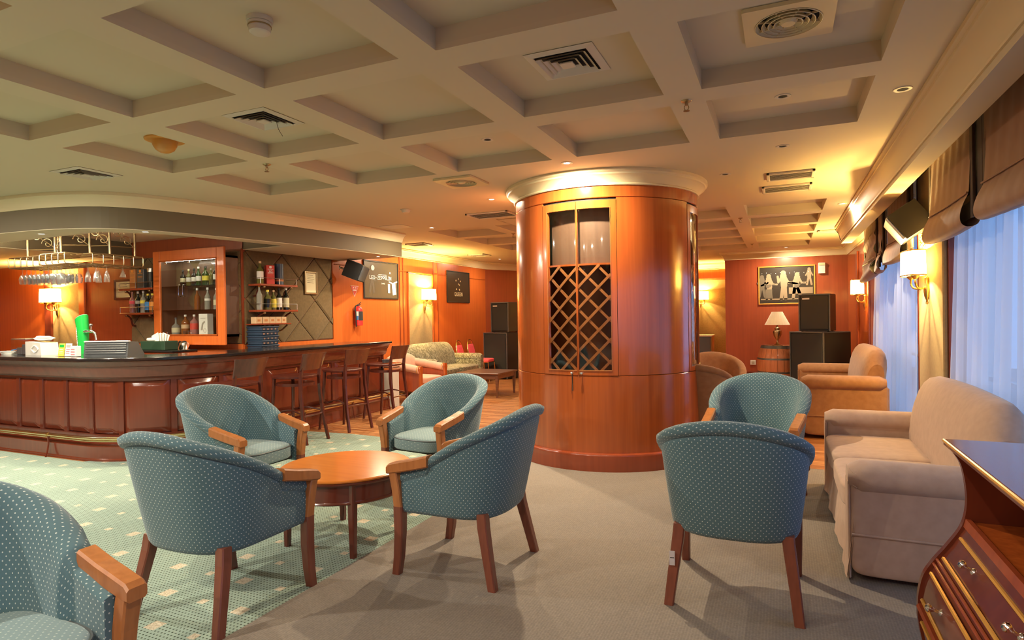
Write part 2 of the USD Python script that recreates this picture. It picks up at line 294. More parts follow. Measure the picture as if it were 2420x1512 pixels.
def wall_sweep(path, prof, closed=False):
    """sweep a (out, z) profile along a plan path; out is to the right of travel"""
    p = np.asarray(path, float); n = len(p); N = []
    for i in range(n):
        d0 = p[i]-p[i-1] if (i > 0 or closed) else p[1]-p[0]; d1 = p[(i+1) % n]-p[i] if (i < n-1 or closed) else p[-1]-p[-2]
        d0 = d0/np.linalg.norm(d0); d1 = d1/np.linalg.norm(d1); n0 = np.array([d0[1], -d0[0]]); n1 = np.array([d1[1], -d1[0]])
        m_ = n0+n1; m_ = m_/max(np.dot(m_, m_), 1e-9)*2; N.append(m_)
    return loft([[(*(p[i]+N[i]*o), z) for o, z in prof] for i in range(n)], wrap=closed)
def point_light(name, loc, power, color, r=0.03):
    l = UsdLux.SphereLight.Define(stage, '/World/' + name); l.CreateRadiusAttr(r); l.CreateIntensityAttr(power); l.CreateColorAttr(Gf.Vec3f(*color))
    l.AddTranslateOp().Set(Gf.Vec3d(*map(float, loc))); return l
def lightpath(parent, name): return f'{parent.GetPath()}/{name}'
def text(s, h, depth=0.002, bold=False, center=True):
    m = meshkit.text_mesh(s, h, depth, bold)
    if center: m.apply_translation([-(m.bounds[0][0]+m.bounds[1][0])/2, -(m.bounds[0][1]+m.bounds[1][1])/2, 0])
    return m

# ------------------------------------------------------------------ the setting
HC = 2.87
XW, YB = -6.95, 6.32          # long left wall, back wall of the bar
fl = group_struct('floor')
part(fl, 'plank_floor', bx(-13.9, 2.2, -3.4, 18.2, -0.10, 0.0), 'plank_floor', False)
green = Polygon([(-13.6, -3.1), (-2.42, -3.1), (-2.42, 3.9), (-2.55, 4.9), (-2.9, 5.6), (-3.5, 6.05), (-4.3, 6.28), (-5.1, 6.35), (-5.87, 6.3), (-5.87, 5.1), (-6.9, 4.1), (-13.6, 4.1)])
grey = Polygon([(-2.42, -3.1), (1.55, -3.1), (1.55, 6.42), (0.2, 6.42), (-0.9, 6.5), (-1.2, 6.9), (-2.2, 6.9), (-2.6, 6.3), (-2.9, 5.6), (-2.55, 4.9), (-2.42, 3.9)])
part(fl, 'green_carpet', prism(green, -0.02, 0.004), 'green_carpet', False, label='green carpet with dark dots and small cream motifs')
part(fl, 'grey_carpet', prism(grey, -0.02, 0.004), 'grey_carpet', False, label='plain grey brown ribbed carpet')
Z0 = 0.004                     # top of the carpets

# ceiling with coffers
PX, CO = 1.178, 0.950
COLS = [-1.614 + k*PX for k in (-3, -2, -1, 0, 1)]
ROWS = [2.951 + k*PX for k in (-4, -3, -2, -1, 0, 1)] + [8.36 + k*PX for k in range(5)]
soff_out = bez([(-13.6, 3.84), (-10.5, 3.84), (-9.0, 3.84), (-7.8, 3.86), (-6.95, 3.98), (-6.42, 4.32), (-6.12, 5.14), (-5.90, 6.3), (-5.76, 7.4), (-5.70, 8.42)], 8)
coff = []
outline = Polygon([(-13.6, -3.1), (1.58, -3.1), (1.58, 17.9), (-5.2, 17.9), (XW, 14.0), (XW, 6.3), (-13.6, 6.3)])
ce = group_struct('ceiling'); holes = []
for i, x in enumerate(COLS):
    for j, y in enumerate(ROWS):
        holes.append(sbox(x, y, x+CO, y+CO)); coff.append((x, y))
part(ce, 'plaster', prism(outline.difference(unary_union(holes)), HC, HC+0.03), 'plaster', False)
D = 0.115
for x, y in coff:
    a, b = 0.0, CO; w = 0.02
    part(ce, 'coffer', [bx(x-w, x, y-w, y+b+w, HC+0.03, HC+D), bx(x+b, x+b+w, y-w, y+b+w, HC+0.03, HC+D), bx(x, x+b, y-w, y, HC+0.03, HC+D), bx(x, x+b, y+b, y+b+w, HC+0.03, HC+D), bx(x-w, x+b+w, y-w, y+b+w, HC+D, HC+D+0.02)], 'coffer_plaster', False)

# walls
wl = group_struct('wall_left')
part(wl, 'veneer', [bx(XW-0.2, XW, 8.2, 14.0, 0, HC)], 'orange_veneer', False)
for y in (10.17, 10.29, 11.44, 11.62):  part(wl, 'panel_seam', bx(XW, XW+0.012, y-0.012, y+0.012, 0.0, 2.70), 'cherry_dark', False)
part(wl, 'rail_band', bx(XW, XW+0.010, 8.25, 14.0, 2.42, 2.435), 'cherry', False)
part(wl, 'fabric_panel', cb(XW, XW+0.025, 10.45, 11.36, 0.12, 2.40, 0.012), 'khaki_pad', False, label='khaki fabric panel behind the wall lamp')
part(wl, 'panel_frame', [cb(XW, XW+0.04, 10.42, 10.45, 0.1, 2.43), cb(XW, XW+0.04, 11.36, 11.39, 0.1, 2.43), cb(XW, XW+0.04, 10.42, 11.39, 2.40, 2.43)], 'cherry', False)
part(wl, 'padding_backing', bx(XW-0.2, XW-0.03, 6.32, 8.2, 0, HC), 'red_veneer', False)
part(wl, 'lower_board', bx(XW-0.03, XW+0.01, 6.32, 8.2, 0.0, 1.15), 'orange_veneer', False)
part(wl, 'upper_board', bx(XW-0.03, XW+0.02, 6.32, 8.2, 2.51, HC), 'red_veneer', False)
def pads(parent, u0, u1, v0, v1, du, dv, uo, vo, place, mname):
    """quilted diamond pads; each diamond is a piece"""
    reg = sbox(u0, v0, u1, v1)
    for i in range(-8, 9):
        for j in range(-8, 9):
            cu, cv = uo + (i + j)*du/2, vo + (i - j)*dv/2
            d = Polygon([(cu-du/2, cv), (cu, cv-dv/2), (cu+du/2, cv), (cu, cv+dv/2)]).intersection(reg)
            if d.is_empty or d.area < 0.004 or d.geom_type != 'Polygon': continue
            o = d.buffer(-0.004); inn = d.buffer(-0.03)
            if o.is_empty: continue
            P = np.array(o.exterior.coords)[:-1]; c = P.mean(0)
            V = [(*p, 0.0) for p in P] + [(*(c+(p-c)*0.985), 0.014) for p in P] + [(*(c+(p-c)*0.86), 0.028) for p in P] + [(*c, 0.033)]
            k = len(P); F = []
            for r_ in range(2):
                for q in range(k): F += [(r_*k+q, r_*k+(q+1) % k, (r_+1)*k+(q+1) % k), (r_*k+q, (r_+1)*k+(q+1) % k, (r_+1)*k+q)]
            for q in range(k): F.append((2*k+q, 2*k+(q+1) % k, 3*k))
            V = np.array([place(*v) for v in V]); mm = trimesh.Trimesh(V, F, process=False)
            part(parent, 'diamond_pad', mm, mname, 25)
pads(wl, 6.36, 8.2, 1.15, 2.51, 0.70, 0.68, 7.43, 1.80, lambda u, v, h: (XW-0.03+h, u, v), 'olive_pad')

wb = group_struct('wall_bar')
part(wb, 'veneer', bx(-13.6, XW-0.2, YB, YB+0.2, 0, HC), 'red_veneer', False)
part(wb, 'orange_board', cb(-13.6, -11.5, YB-0.03, YB, 0, 2.5), 'orange_veneer', False)
part(wb, 'dark_trim', cb(-11.5, -11.32, YB-0.06, YB, 0, 2.5), 'mahogany', False)
part(wb, 'fabric_panel', cb(-11.32, -10.60, YB-0.03, YB, 0.1, 2.5), 'khaki_pad', False, label='khaki fabric panel behind the bar wall lamp')
part(wb, 'orange_stile', cb(-10.60, -10.45, YB-0.04, YB, 0, 2.5), 'orange_veneer', False)
part(wb, 'lower_board', bx(-9.31, XW, YB-0.02, YB, 0.0, 1.16), 'orange_veneer', False)
pads(wb, -9.31, XW-0.03, 1.16, 2.48, 0.70, 0.68, -7.16, 1.80, lambda u, v, h: (u, YB-0.005-h, v), 'olive_pad')
struct('wall_end', bx(-13.8, -13.6, -3.3, 6.52, 0, HC), 'orange_veneer')
struct('wall_rear', bx(-13.8, 1.8, -3.3, -3.1, 0, HC), 'orange_veneer')
w = group_struct('wall_diagonal')
part(w, 'veneer', prism(Polygon([(XW, 14.0), (-5.2, 17.9), (-5.35, 18.0), (XW-0.2, 14.0)]), 0, HC), 'red_veneer', False)
w = group_struct('wall_far')
part(w, 'veneer', bx(-5.4, -1.2, 17.8, 18.0, 0, HC), 'orange_veneer', False)
part(w, 'fabric_panel', cb(-2.75, -1.42, 17.77, 17.8, 0.12, 2.42, 0.012), 'khaki_pad', False)
part(w, 'panel_frame', [cb(-1.42, -1.38, 17.75, 17.8, 0.1, 2.45), cb(-2.79, -2.75, 17.75, 17.8, 0.1, 2.45), cb(-2.79, -1.38, 17.75, 17.8, 2.42, 2.46)], 'cherry', False)
w = group_struct('wall_back')
part(w, 'veneer', bx(-1.2, 1.6, 14.9, 15.1, 0, HC), 'red_veneer', False)
part(w, 'return_wall', bx(-1.2, -1.0, 15.1, 18.0, 0, HC), 'orange_veneer', False)
part(w, 'skirting', cb(-1.2, 1.3, 14.87, 14.9, 0, 0.14), 'mahogany', False)
wr = group_struct('wall_right')
XR = 1.55
part(wr, 'far_board', bx(1.3, XR+0.2, 11.3, 14.9, 0, HC), 'cherry', False)
part(wr, 'far_stile', [cb(1.27, 1.3, 11.32, 11.45, 0, 2.6), cb(1.27, 1.3, 12.9, 13.1, 0, 2.6)], 'cherry_dark', False)
part(wr, 'pier', bx(1.34, XR+0.2, 6.45, 7.55, 0, HC), 'cherry_dark', False)
part(wr, 'pier_fabric', cb(1.30, 1.34, 6.47, 7.52, 0.10, 2.86, 0.012), 'khaki_pad', False, label='khaki fabric face of the pier between the windows')
part(wr, 'pier_edge', cb(1.295, 1.345, 7.52, 7.56, 0.0, 2.87), 'mahogany', False)
part(wr, 'sill', [bx(XR-0.02, XR+0.2, -3.1, 6.45, 0, 0.12), bx(XR-0.02, XR+0.2, 7.55, 11.3, 0, 0.12)], 'mahogany', False)
part(wr, 'lintel', [bx(XR-0.02, XR+0.2, -3.1, 6.45, 2.66, HC), bx(XR-0.02, XR+0.2, 7.55, 11.3, 2.66, HC)], 'plaster', False)
for i, (y0, y1, n) in enumerate([(-3.1, 6.45, 7), (7.55, 11.3, 3)]):
    wd = group_struct(f'window_{i+1}')
    part(wd, 'pane', bx(XR+0.07, XR+0.078, y0, y1, 0.12, 2.66), 'pane', False)
    part(wd, 'frame', [cb(XR+0.04, XR+0.11, y0, y1, 0.12, 0.17), cb(XR+0.04, XR+0.11, y0, y1, 2.61, 2.66)] + [cb(XR+0.04, XR+0.11, y-0.025, y+0.025, 0.12, 2.66) for y in np.linspace(y0+0.03, y1-0.03, n)] + [cb(XR+0.05, XR+0.10, y0, y1, 0.88, 0.92)], 'steel', False)
struct('terrace', bx(1.8, 9.0, -8, 20, -0.4, -0.1), 'grey_carpet')

# window beam with crown moulding
struct('beam', [bx(0.90, 1.05, -3.1, 11.35, 2.60, HC)], 'plaster')
crown_prof = [(0.0, 0.0), (-0.0, -0.25), (0.012, -0.25), (0.014, -0.235), (0.006, -0.225), (0.02, -0.19), (0.035, -0.12), (0.055, -0.075), (0.075, -0.06), (0.075, -0.04), (0.095, -0.03), (0.095, 0.0)]
def crown(name, path, h=0.25, out=0.095, mname='crown', z=HC):
    prof = [(o/0.095*out, z + q/0.25*h) for o, q in crown_prof]
    m_ = wall_sweep(path, prof)
    return struct(name, m_, mname, 40)
crown('trim_1', [(0.90, 11.35), (0.90, -3.1)], 0.23)
crown('trim_2', [(XW, 8.45), (XW, 14.0), (-5.2, 17.8), (-1.2, 17.8)], 0.17, 0.12)
crown('trim_3', [(-1.2, 17.8), (-1.2, 14.9), (1.3, 14.9), (1.3, 11.4)], 0.17, 0.12)
struct('baseboard_left', cb(XW, XW+0.02, 8.5, 14.0, 0, 0.14), 'mahogany')

# dropped soffit over the bar
so = np.array(soff_out)
hole = sbox(-9.3, 4.30, -6.45, YB).union(Polygon([(-6.5, 4.9), (-6.4, 4.9), (-6.15, 6.3), (-6.5, 6.3)]))
hole = hole.difference(Polygon([(-6.95, 4.2), (-6.3, 4.2), (-6.3, 4.95)]))
sp = Polygon(list(so) + [(XW+0.005, 8.42), (XW+0.005, YB-0.002), (-13.6, YB-0.002)]).difference(hole)
sf = group_struct('bar_soffit')
part(sf, 'box', prism(sp, 2.50, HC-0.002), 'olive_paint', False)
part(sf, 'underside', prism(sp.buffer(-0.004), 2.492, 2.4995), 'plaster', False)
part(sf, 'recess_ceiling', prism(hole.difference(sbox(-14, YB-0.003, 0, 9)).buffer(-0.002), 2.735, 2.76), 'plaster', False)
part(sf, 'cove_lip', [bx(-9.28, -6.97, 4.302, 4.312, 2.50, 2.60)], 'plaster', False)
part(sf, 'cove_strip', [bx(-9.2, -7.0, 4.316, 4.330, 2.505, 2.512)], 'cove_glow', False)
part(sf, 'crown', wall_sweep(so, [(-0.0, HC-0.001), (-0.0, 2.725), (0.012, 2.725), (0.02, 2.74), (0.035, 2.785), (0.06, 2.82), (0.09, 2.835), (0.09, HC-0.001)]), 'crown', 40)

# ------------------------------------------------------------------ round column with curved doors
CC, CR = np.array([-1.789, 6.612]), 0.986
def cpt(a, r, z): return (CC[0]+r*math.cos(math.radians(a)), CC[1]+r*math.sin(math.radians(a)), z)
def cseg(a0, a1, r0, r1, z0, z1, n=None):
    """curved block between two angles and radii"""
    n = n or max(3, int(abs(a1-a0)/3)+2)
    return loft([[cpt(a, r0, z0), cpt(a, r1, z0), cpt(a, r1, z1), cpt(a, r0, z1)] for a in np.linspace(a0, a1, n)])
col = thing('round_column', 'large round cherry veneered column with curved glazed cabinet doors and cream crown', 'column')
part(col, 'plinth', lathe([(0, 0), (CR+0.045, 0), (CR+0.045, 0.145), (CR+0.035, 0.165), (CR+0.01, 0.172), (0.5, 0.172)], 96, (*CC, 0)), 'cherry_dark', 35)
part(col, 'lower_drum', lathe([(0.5, 0.172), (CR, 0.172), (CR, 0.905), (CR-0.006, 0.911), (0.5, 0.911)], 96, (*CC, 0)), 'cherry', 35)
part(col, 'upper_band', lathe([(0.5, 2.612), (CR-0.006, 2.612), (CR, 2.618), (CR, 2.87), (0.5, 2.87)], 96, (*CC, 0)), 'cherry', 35)
DA = (-113.6, -68.5); DB = (-19.5, 25.5)
for a0, a1 in ((DA[1], DB[0]), (DB[1], 360+DA[0])):
    part(col, 'veneer_panel', cseg(a0, a1, CR-0.05, CR, 0.915, 2.608), 'cherry', 35)
part(col, 'core', lathe([(0.60, 0.92), (0.60, 2.60)], 48, (*CC, 0)), 'vent_dark', 40)
part(col, 'crown', lathe([(CR, 2.725), (CR+0.015, 2.725), (CR+0.02, 2.735), (CR+0.012, 2.745), (CR+0.025, 2.765), (CR+0.055, 2.80), (CR+0.085, 2.815), (CR+0.09, 2.83), (CR+0.105, 2.84), (CR+0.105, 2.869), (CR, 2.869)], 96, (*CC, 0)), 'crown', 35)
def door_pair(a0, a1):
    mid = (a0+a1)/2; zb, zt = 0.915, 2.59
    jamb = 0.6
    part(col, 'top_gap', cseg(a0, a1, CR-0.04, CR-0.02, 2.59, 2.608), 'vent_dark', 35)
    part(col, 'back_panel', cseg(a0+1, a1-1, CR-0.13, CR-0.12, 1.985, 2.58), 'case_brown', 35, label='wooden board behind the upper glass')
    part(col, 'inner_shelf', cseg(a0+1, a1-1, CR-0.2, CR-0.05, 1.975, 1.99), 'cherry', 35)
    for k, (b0, b1) in enumerate(((a0+0.25, mid-0.12), (mid+0.12, a1-0.25))):
        st = 3.4; s0, s1 = (b0, b1)
        dr = part(col, 'door', [cseg(s0, s0+st if k == 0 else s0+0.35, CR-0.035, CR+0.003, zb, zt), cseg(s1-0.35 if k == 0 else s1-st, s1, CR-0.035, CR+0.003, zb, zt),
                   cseg(s0, s1, CR-0.035, CR+0.0025, zb, zb+0.045), cseg(s0, s1, CR-0.035, CR+0.0025, zt-0.075, zt)], 'cherry', 35)
        g0, g1 = (s0+st, s1-0.3) if k == 0 else (s0+0.3, s1-st)
        part(dr, 'glass', cseg(g0, g1, CR-0.012, CR-0.008, zb+0.04, zt-0.07), 'clear_glass', 35)
        part(dr, 'mid_rail', cseg(g0, g1, CR-0.04, CR-0.022, 1.975, 1.992), 'cherry', 35)
        part(dr, 'beading', [cseg(g0, g1, CR-0.01, CR+0.006, zb+0.043, zb+0.050), cseg(g0-0.25 if k == 0 else g1, g0 if k == 0 else g1+0.25, CR-0.01, CR+0.006, zb+0.045, zt-0.07)], 'arm_wood', 35)
        ka = mid-3.2 if k == 0 else mid+2.4
        part(dr, 'knob', [T(lathe([(0, 0), (0.006, 0), (0.005, 0.014), (0.012, 0.022), (0.012, 0.03), (0, 0.034)], 12), cpt(ka, CR+0.003, zb+0.022), ry=90, rz=ka)], 'steel', 30)
    part(col, 'keyhole', T(lathe([(0, 0), (0.010, 0), (0.009, 0.004), (0, 0.004)], 12), cpt(mid+0.9, CR+0.003, zb+0.022), ry=90, rz=mid), 'brass', 30)
    part(col, 'latch_cord', tube(bez([cpt(mid-3.2, CR+0.02, zb+0.012), cpt(mid-3.2, CR+0.012, zb-0.08), cpt(mid-3.3, CR+0.010, zb-0.15)], 6), 0.006, 6), 'cord_brown', 30)
    # lattice of crossed slats, clipped to the lower glass
    A0, A1, Z0_, Z1_ = (a0+3.7)*CR*PI/180, (a1-3.7)*CR*PI/180, zb+0.045, 1.975
    reg = sbox(A0, Z0_, A1, Z1_); pit = 0.205
    cm = (A0+A1)/2
    for sgn in (1, -1):
        for k in range(-9, 10):
            c = cm + k*pit + 0.0; L = 2.0
            ln = LineString([(c-L, Z1_-0.01-sgn*L*1.02*0+(-L)*sgn), (c+L, Z1_-0.01+L*sgn)]).buffer(0.0125, cap_style=2).intersection(reg)
            if ln.is_empty or ln.geom_type != 'Polygon' or ln.area < 0.001: continue
            xs = np.array(ln.exterior.coords); d = np.array([1, sgn])/math.sqrt(2); n_ = np.array([-d[1], d[0]]); cc = np.array([c, Z1_-0.01])
            s = (xs-cc)@d; s0, s1 = s.min()+0.008, s.max()-0.008; r_in = CR-0.026 if sgn > 0 else CR-0.034
            secs = []
            for q in np.linspace(s0, s1, 9):
                p0, p1 = cc+d*q+n_*0.0125, cc+d*q-n_*0.0125
                secs.append([cpt(math.degrees(p0[0]/CR), r_in, p0[1]), cpt(math.degrees(p1[0]/CR), r_in, p1[1]), cpt(math.degrees(p1[0]/CR), r_in+0.008, p1[1]), cpt(math.degrees(p0[0]/CR), r_in+0.008, p0[1])])
            part(col, 'lattice_slat', loft(secs), 'arm_wood', 35)
door_pair(*DA); door_pair(*DB)

# ------------------------------------------------------------------ bar counter
def bar_path(off, n=14):
    """front line of the bar, 'off' metres out of the panel plane"""
    c, r = (-6.98, 5.18), 0.90 + off
    return [(-13.55, 4.28-off), (-11.0, 4.28-off), (-9.0, 4.28-off)] + arc(c, r, -90, 0, n) + [(-6.08+off, 6.2), (-6.08+off, 7.3), (-6.08+off, 8.36)]
bar = thing('bar_counter', 'long curved mahogany bar counter with raised panels and dark stone top', 'bar counter')
def bar_band(name, prof, m_, smooth=35): return part(bar, name, wall_sweep(bar_path(0), prof), m_, smooth)
bar_band('carcass', [(-0.03, 0.0), (-0.03, 1.06), (-0.10, 1.06), (-0.10, 0.0)], 'bar_panel')
bar_band('plinth', [(-0.03, 0.0), (0.15, 0.0), (0.15, 0.02), (0.135, 0.03), (0.135, 0.155), (0.115, 0.175), (0.10, 0.18), (0.02, 0.205), (-0.03, 0.205)], 'bar_panel')
bar_band('lower_rail', [(-0.03, 0.20), (0.012, 0.20), (0.012, 0.265), (-0.03, 0.265)], 'mahogany')
bar_band('cornice', [(-0.03, 0.85), (0.014, 0.85), (0.016, 0.875), (0.045, 0.895), (0.07, 0.90), (0.075, 0.915), (0.085, 0.93), (0.10, 0.975), (0.11, 1.01), (0.13, 1.02), (0.135, 1.035), (0.15, 1.06), (0.165, 1.075), (-0.03, 1.075)], 'mahogany')
top = thing('worktop', 'polished black stone worktop running along the whole curved bar', 'worktop')
part(top, 'slab', wall_sweep(bar_path(0), [(-0.48, 1.077), (0.185, 1.077), (0.20, 1.085), (0.20, 1.108), (0.19, 1.115), (-0.48, 1.115)]), 'stone_top', 30)
part(bar, 'end_panel', cb(-6.50, -6.045, 8.33, 8.36, 0.0, 1.07), 'bar_panel', False)
# raised panels and stiles, along the front line
bp = np.array(bar_path(0.0, 40)); seg = np.r_[0, np.cumsum(np.linalg.norm(np.diff(bp, axis=0), axis=1))]
def along(s, off, z):
    x, y = np.interp(s, seg, bp[:, 0]), np.interp(s, seg, bp[:, 1]); e = 0.01
    d = np.array([np.interp(s+e, seg, bp[:, 0])-np.interp(s-e, seg, bp[:, 0]), np.interp(s+e, seg, bp[:, 1])-np.interp(s-e, seg, bp[:, 1])]); d /= np.linalg.norm(d)+1e-9
    return (x+d[1]*off, y-d[0]*off, z)
def bar_panel(s0, s1):
    n = 7; w = 0.05; zs = (0.275, 0.845)
    rows = []
    for off, ins in ((-0.03, 0.0), (-0.01, 0.0), (0.012, w), (0.014, w+0.012)):
        rows.append([[along(s, off, z) for s in np.linspace(s0+ins, s1-ins, n)] for z in (zs[0]+ins, zs[1]-ins)])
    V, F = [], []
    for r_ in rows: V += r_[0] + r_[1][::-1]
    k = 2*n
    for q in range(3):
        for j in range(k): F += [(q*k+j, q*k+(j+1) % k, (q+1)*k+(j+1) % k), (q*k+j, (q+1)*k+(j+1) % k, (q+1)*k+j)]
    for j in range(n-1): F += [(3*k+j, 3*k+j+1, 3*k+k-2-j), (3*k+j, 3*k+k-2-j, 3*k+k-1-j)]
    return trimesh.Trimesh(V, F, process=False)
s_c0, s_c1 = seg[3], seg[3+39]     # start and end of the rounded corner
edges = list(np.arange(s_c0-0.05-0.46*9, s_c0-0.04, 0.46)) + list(np.linspace(s_c0+0.36, s_c1, 3)) + list(np.arange(s_c1+0.66, seg[-1], 0.655)) + [seg[-1]-0.02]
edges = sorted(set(round(float(e), 3) for e in edges))
for e0, e1 in zip(edges[:-1], edges[1:]):
    if e1-e0 < 0.2: continue
    part(bar, 'raised_panel', bar_panel(e0+0.035, e1-0.035), 'bar_panel', 20)
for e in edges:
    part(bar, 'stile', loft([[along(e+d_, o, 0.265), along(e+d_, o, 0.85)][::1] + [along(e+d_, -0.03, 0.85), along(e+d_, -0.03, 0.265)] for d_, o in ((-0.033, -0.005), (-0.028, 0.008), (0.028, 0.008), (0.033, -0.005))]), 'mahogany', False)
# foot rail
rp = np.array(bar_path(0.17, 20))
fr = thing('foot_rail', 'long brass foot rail on iron brackets along the bar plinth', 'foot rail')
part(fr, 'rail', tube([(x, y, 0.255) for x, y in rp[1:]], 0.019, 10), 'brass_rail', 40)
part(fr, 'rail', tube([(x, y, 0.225) for x, y in np.array(bar_path(0.155, 20))[1:]], 0.012, 8), 'brass_rail', 40)
for s in [s_c0-3.0, s_c0-1.75, s_c0-0.55] + [s_c1+0.2, s_c1+1.2, s_c1+2.2, s_c1+3.1]:
    part(fr, 'bracket', tube([along(s, 0.17, 0.245), along(s, 0.168, 0.15), along(s, 0.18, 0.07), along(s, 0.20, 0.004)], 0.010, 6), 'mahogany', 40)
    part(fr, 'collar', tube([along(s-0.012, 0.17, 0.255), along(s+0.012, 0.17, 0.255)], 0.023, 10), 'brass', 40)
bc = thing('back_counter', 'low orange wooden counter against the quilted back wall of the bar', 'counter')
part(bc, 'body', cb(-9.2, -7.05, 5.85, YB-0.045, 0, 1.06), 'cherry', False); part(bc, 'worktop', cb(-9.25, -7.0, 5.8, YB-0.045, 1.06, 1.09), 'cherry', False)
bc2 = thing('back_counter', 'dark topped counter below the two wall shelves on the quilted side wall', 'counter')
part(bc2, 'body', cb(XW+0.04, -6.60, 6.45, 8.15, 0, 1.04), 'cherry_dark', False); part(bc2, 'worktop', cb(XW+0.03, -6.575, 6.4, 8.19, 1.04, 1.08), 'stone_top', False)

# ------------------------------------------------------------------ tub chairs
def tub_shell(cloth_name, root, H=0.975, arm=True, base=0.368):
    ns, T0 = 76, 0.0
    def plan(z):
        t = np.clip((z-base)/(H-base), 0, 1.05); a = 0.312+0.088*t**1.1; b = 0.275+0.135*t; return a, b
    def path(z, n=240):
        a, b = plan(z); y0 = -0.045; e = 2/2.75
        ph = np.linspace(0, PI, n); c = np.cos(ph); s_ = np.sin(ph)
        X = a*np.sign(c)*np.abs(c)**e; Y = y0 - b*np.abs(s_)**e
        af = 0.312
        pre = [(af + (a-af)*q**1.3, 0.262+(y0-0.262)*q) for q in np.linspace(0, 1, 40, endpoint=False)]
        pts = np.array(pre + list(zip(X, Y)) + [(-p[0], p[1]) for p in pre[::-1]])
        L = np.r_[0, np.cumsum(np.linalg.norm(np.diff(pts, axis=0), axis=1))]
        return pts, L
    ref, LR = path(0.7)
    us = np.linspace(0, 1, ns)
    us = 0.5-0.5*np.sign(0.5-us)*np.abs(1-2*us)**0.9
    half = LR[-1]/2; s_arm = 0.212/half      # where the wooden arm ends
    P, UV = [], []
    for u in us:
        w_ = 1-abs(2*u-1)                      # 0 at a front post, 1 at the back's middle
        if w_ <= s_arm: top_ = 0.605 + 0.065*(w_/s_arm)
        else: top_ = 0.712 + (H-0.712)*math.sin((w_-s_arm)/(1-s_arm)*PI/2)**1.0
        k = 1.0 if w_ > s_arm else 0.0; fl_ = 0.012 if w_ > s_arm else 0.002
        TT = top_
        sec = [(-0.03, base-0.012), (-0.004, base), (0.004, base+0.02), (0.006, base+0.08), (0.006, base+(TT-base)*0.35), (0.004, base+(TT-base)*0.62), (0.001, TT-0.095), (0.000, TT-0.075), (-0.008, TT-0.066), (fl_+0.002, TT-0.056), (fl_+0.007, TT-0.038), (fl_+0.004, TT-0.016), (-0.008, TT-0.003), (-0.03, TT+0.001), (-0.052, TT-0.006), (-0.070, TT-0.026), (-0.078, TT-0.06), (-0.083, TT-0.11), (-0.084, base+(TT-base)*0.5), (-0.080, base+0.06), (-0.075, base), (-0.03, base-0.012)]
        if k == 0: sec = [(o if o > -0.05 else max(o, -0.052), z) for o, z in sec]
        row = []; vv = [0]
        for o, z in sec:
            pts, L = path(z); s_ = u*L[-1]; x, y = np.interp(s_, L, pts[:, 0]), np.interp(s_, L, pts[:, 1]); e = 0.012
            d = np.array([np.interp(s_+e, L, pts[:, 0])-np.interp(s_-e, L, pts[:, 0]), np.interp(s_+e, L, pts[:, 1])-np.interp(s_-e, L, pts[:, 1])]); d /= np.linalg.norm(d)+1e-9
            nrm = np.array([-d[1], d[0]])
            if np.dot(nrm, [x, y+0.02]) < 0: nrm = -nrm
            row.append((x+nrm[0]*o, y+nrm[1]*o, z))
        r_ = np.array(row); v = np.r_[0, np.cumsum(np.linalg.norm(np.diff(r_, axis=0), axis=1))]
        P.append(row); UV.append([(u*LR[-1], q) for q in v])
    P = np.array(P); UV = np.array(UV)
    dl = np.vstack([np.zeros((1, P.shape[1])), np.cumsum(np.linalg.norm(np.diff(P, axis=0), axis=2), axis=0)]); dl -= dl[ns//2]
    ku = np.array([5]*8 + [17]*(P.shape[1]-8)); UV[:, :, 0] = dl[:, ku]; UV[:, 8:, 1] = 3.0 + UV[:, -1:, 1] - UV[:, 8:, 1]; UV = UV.reshape(-1, 2)
    m_ = grid(P)
    if np.dot(m_.face_normals[len(m_.faces)//2], [0, -1, 0]) < 0 and False: m_.invert()
    # outward orientation: the outer face at the middle of the back must look towards -y
    i = (ns//2)*P.shape[1]+3; fn = trimesh.Trimesh(m_.vertices, m_.faces, process=False).vertex_normals[i]
    if fn[1] > 0: m_.faces = m_.faces[:, ::-1]
    ends = []
    for row in (P[0], P[-1]):
        ends.append(row)
    k = P.shape[1]; V = np.vstack([m_.vertices, P[0], P[0].mean(0), P[-1], P[-1].mean(0)]); b0 = len(m_.vertices); F = list(map(tuple, m_.faces))
    for j in range(k-1): F += [(b0+j, b0+j+1, b0+k), (b0+k+1+j+1, b0+k+1+j, b0+2*k+1)]
    UV = np.vstack([UV, P[0][:, [0, 2]], P[0].mean(0)[[0, 2]], P[-1][:, [0, 2]], P[-1].mean(0)[[0, 2]]])
    part(root, 'shell', trimesh.Trimesh(V, F, process=False), cloth_name, True, uv=UV)
    return P, us
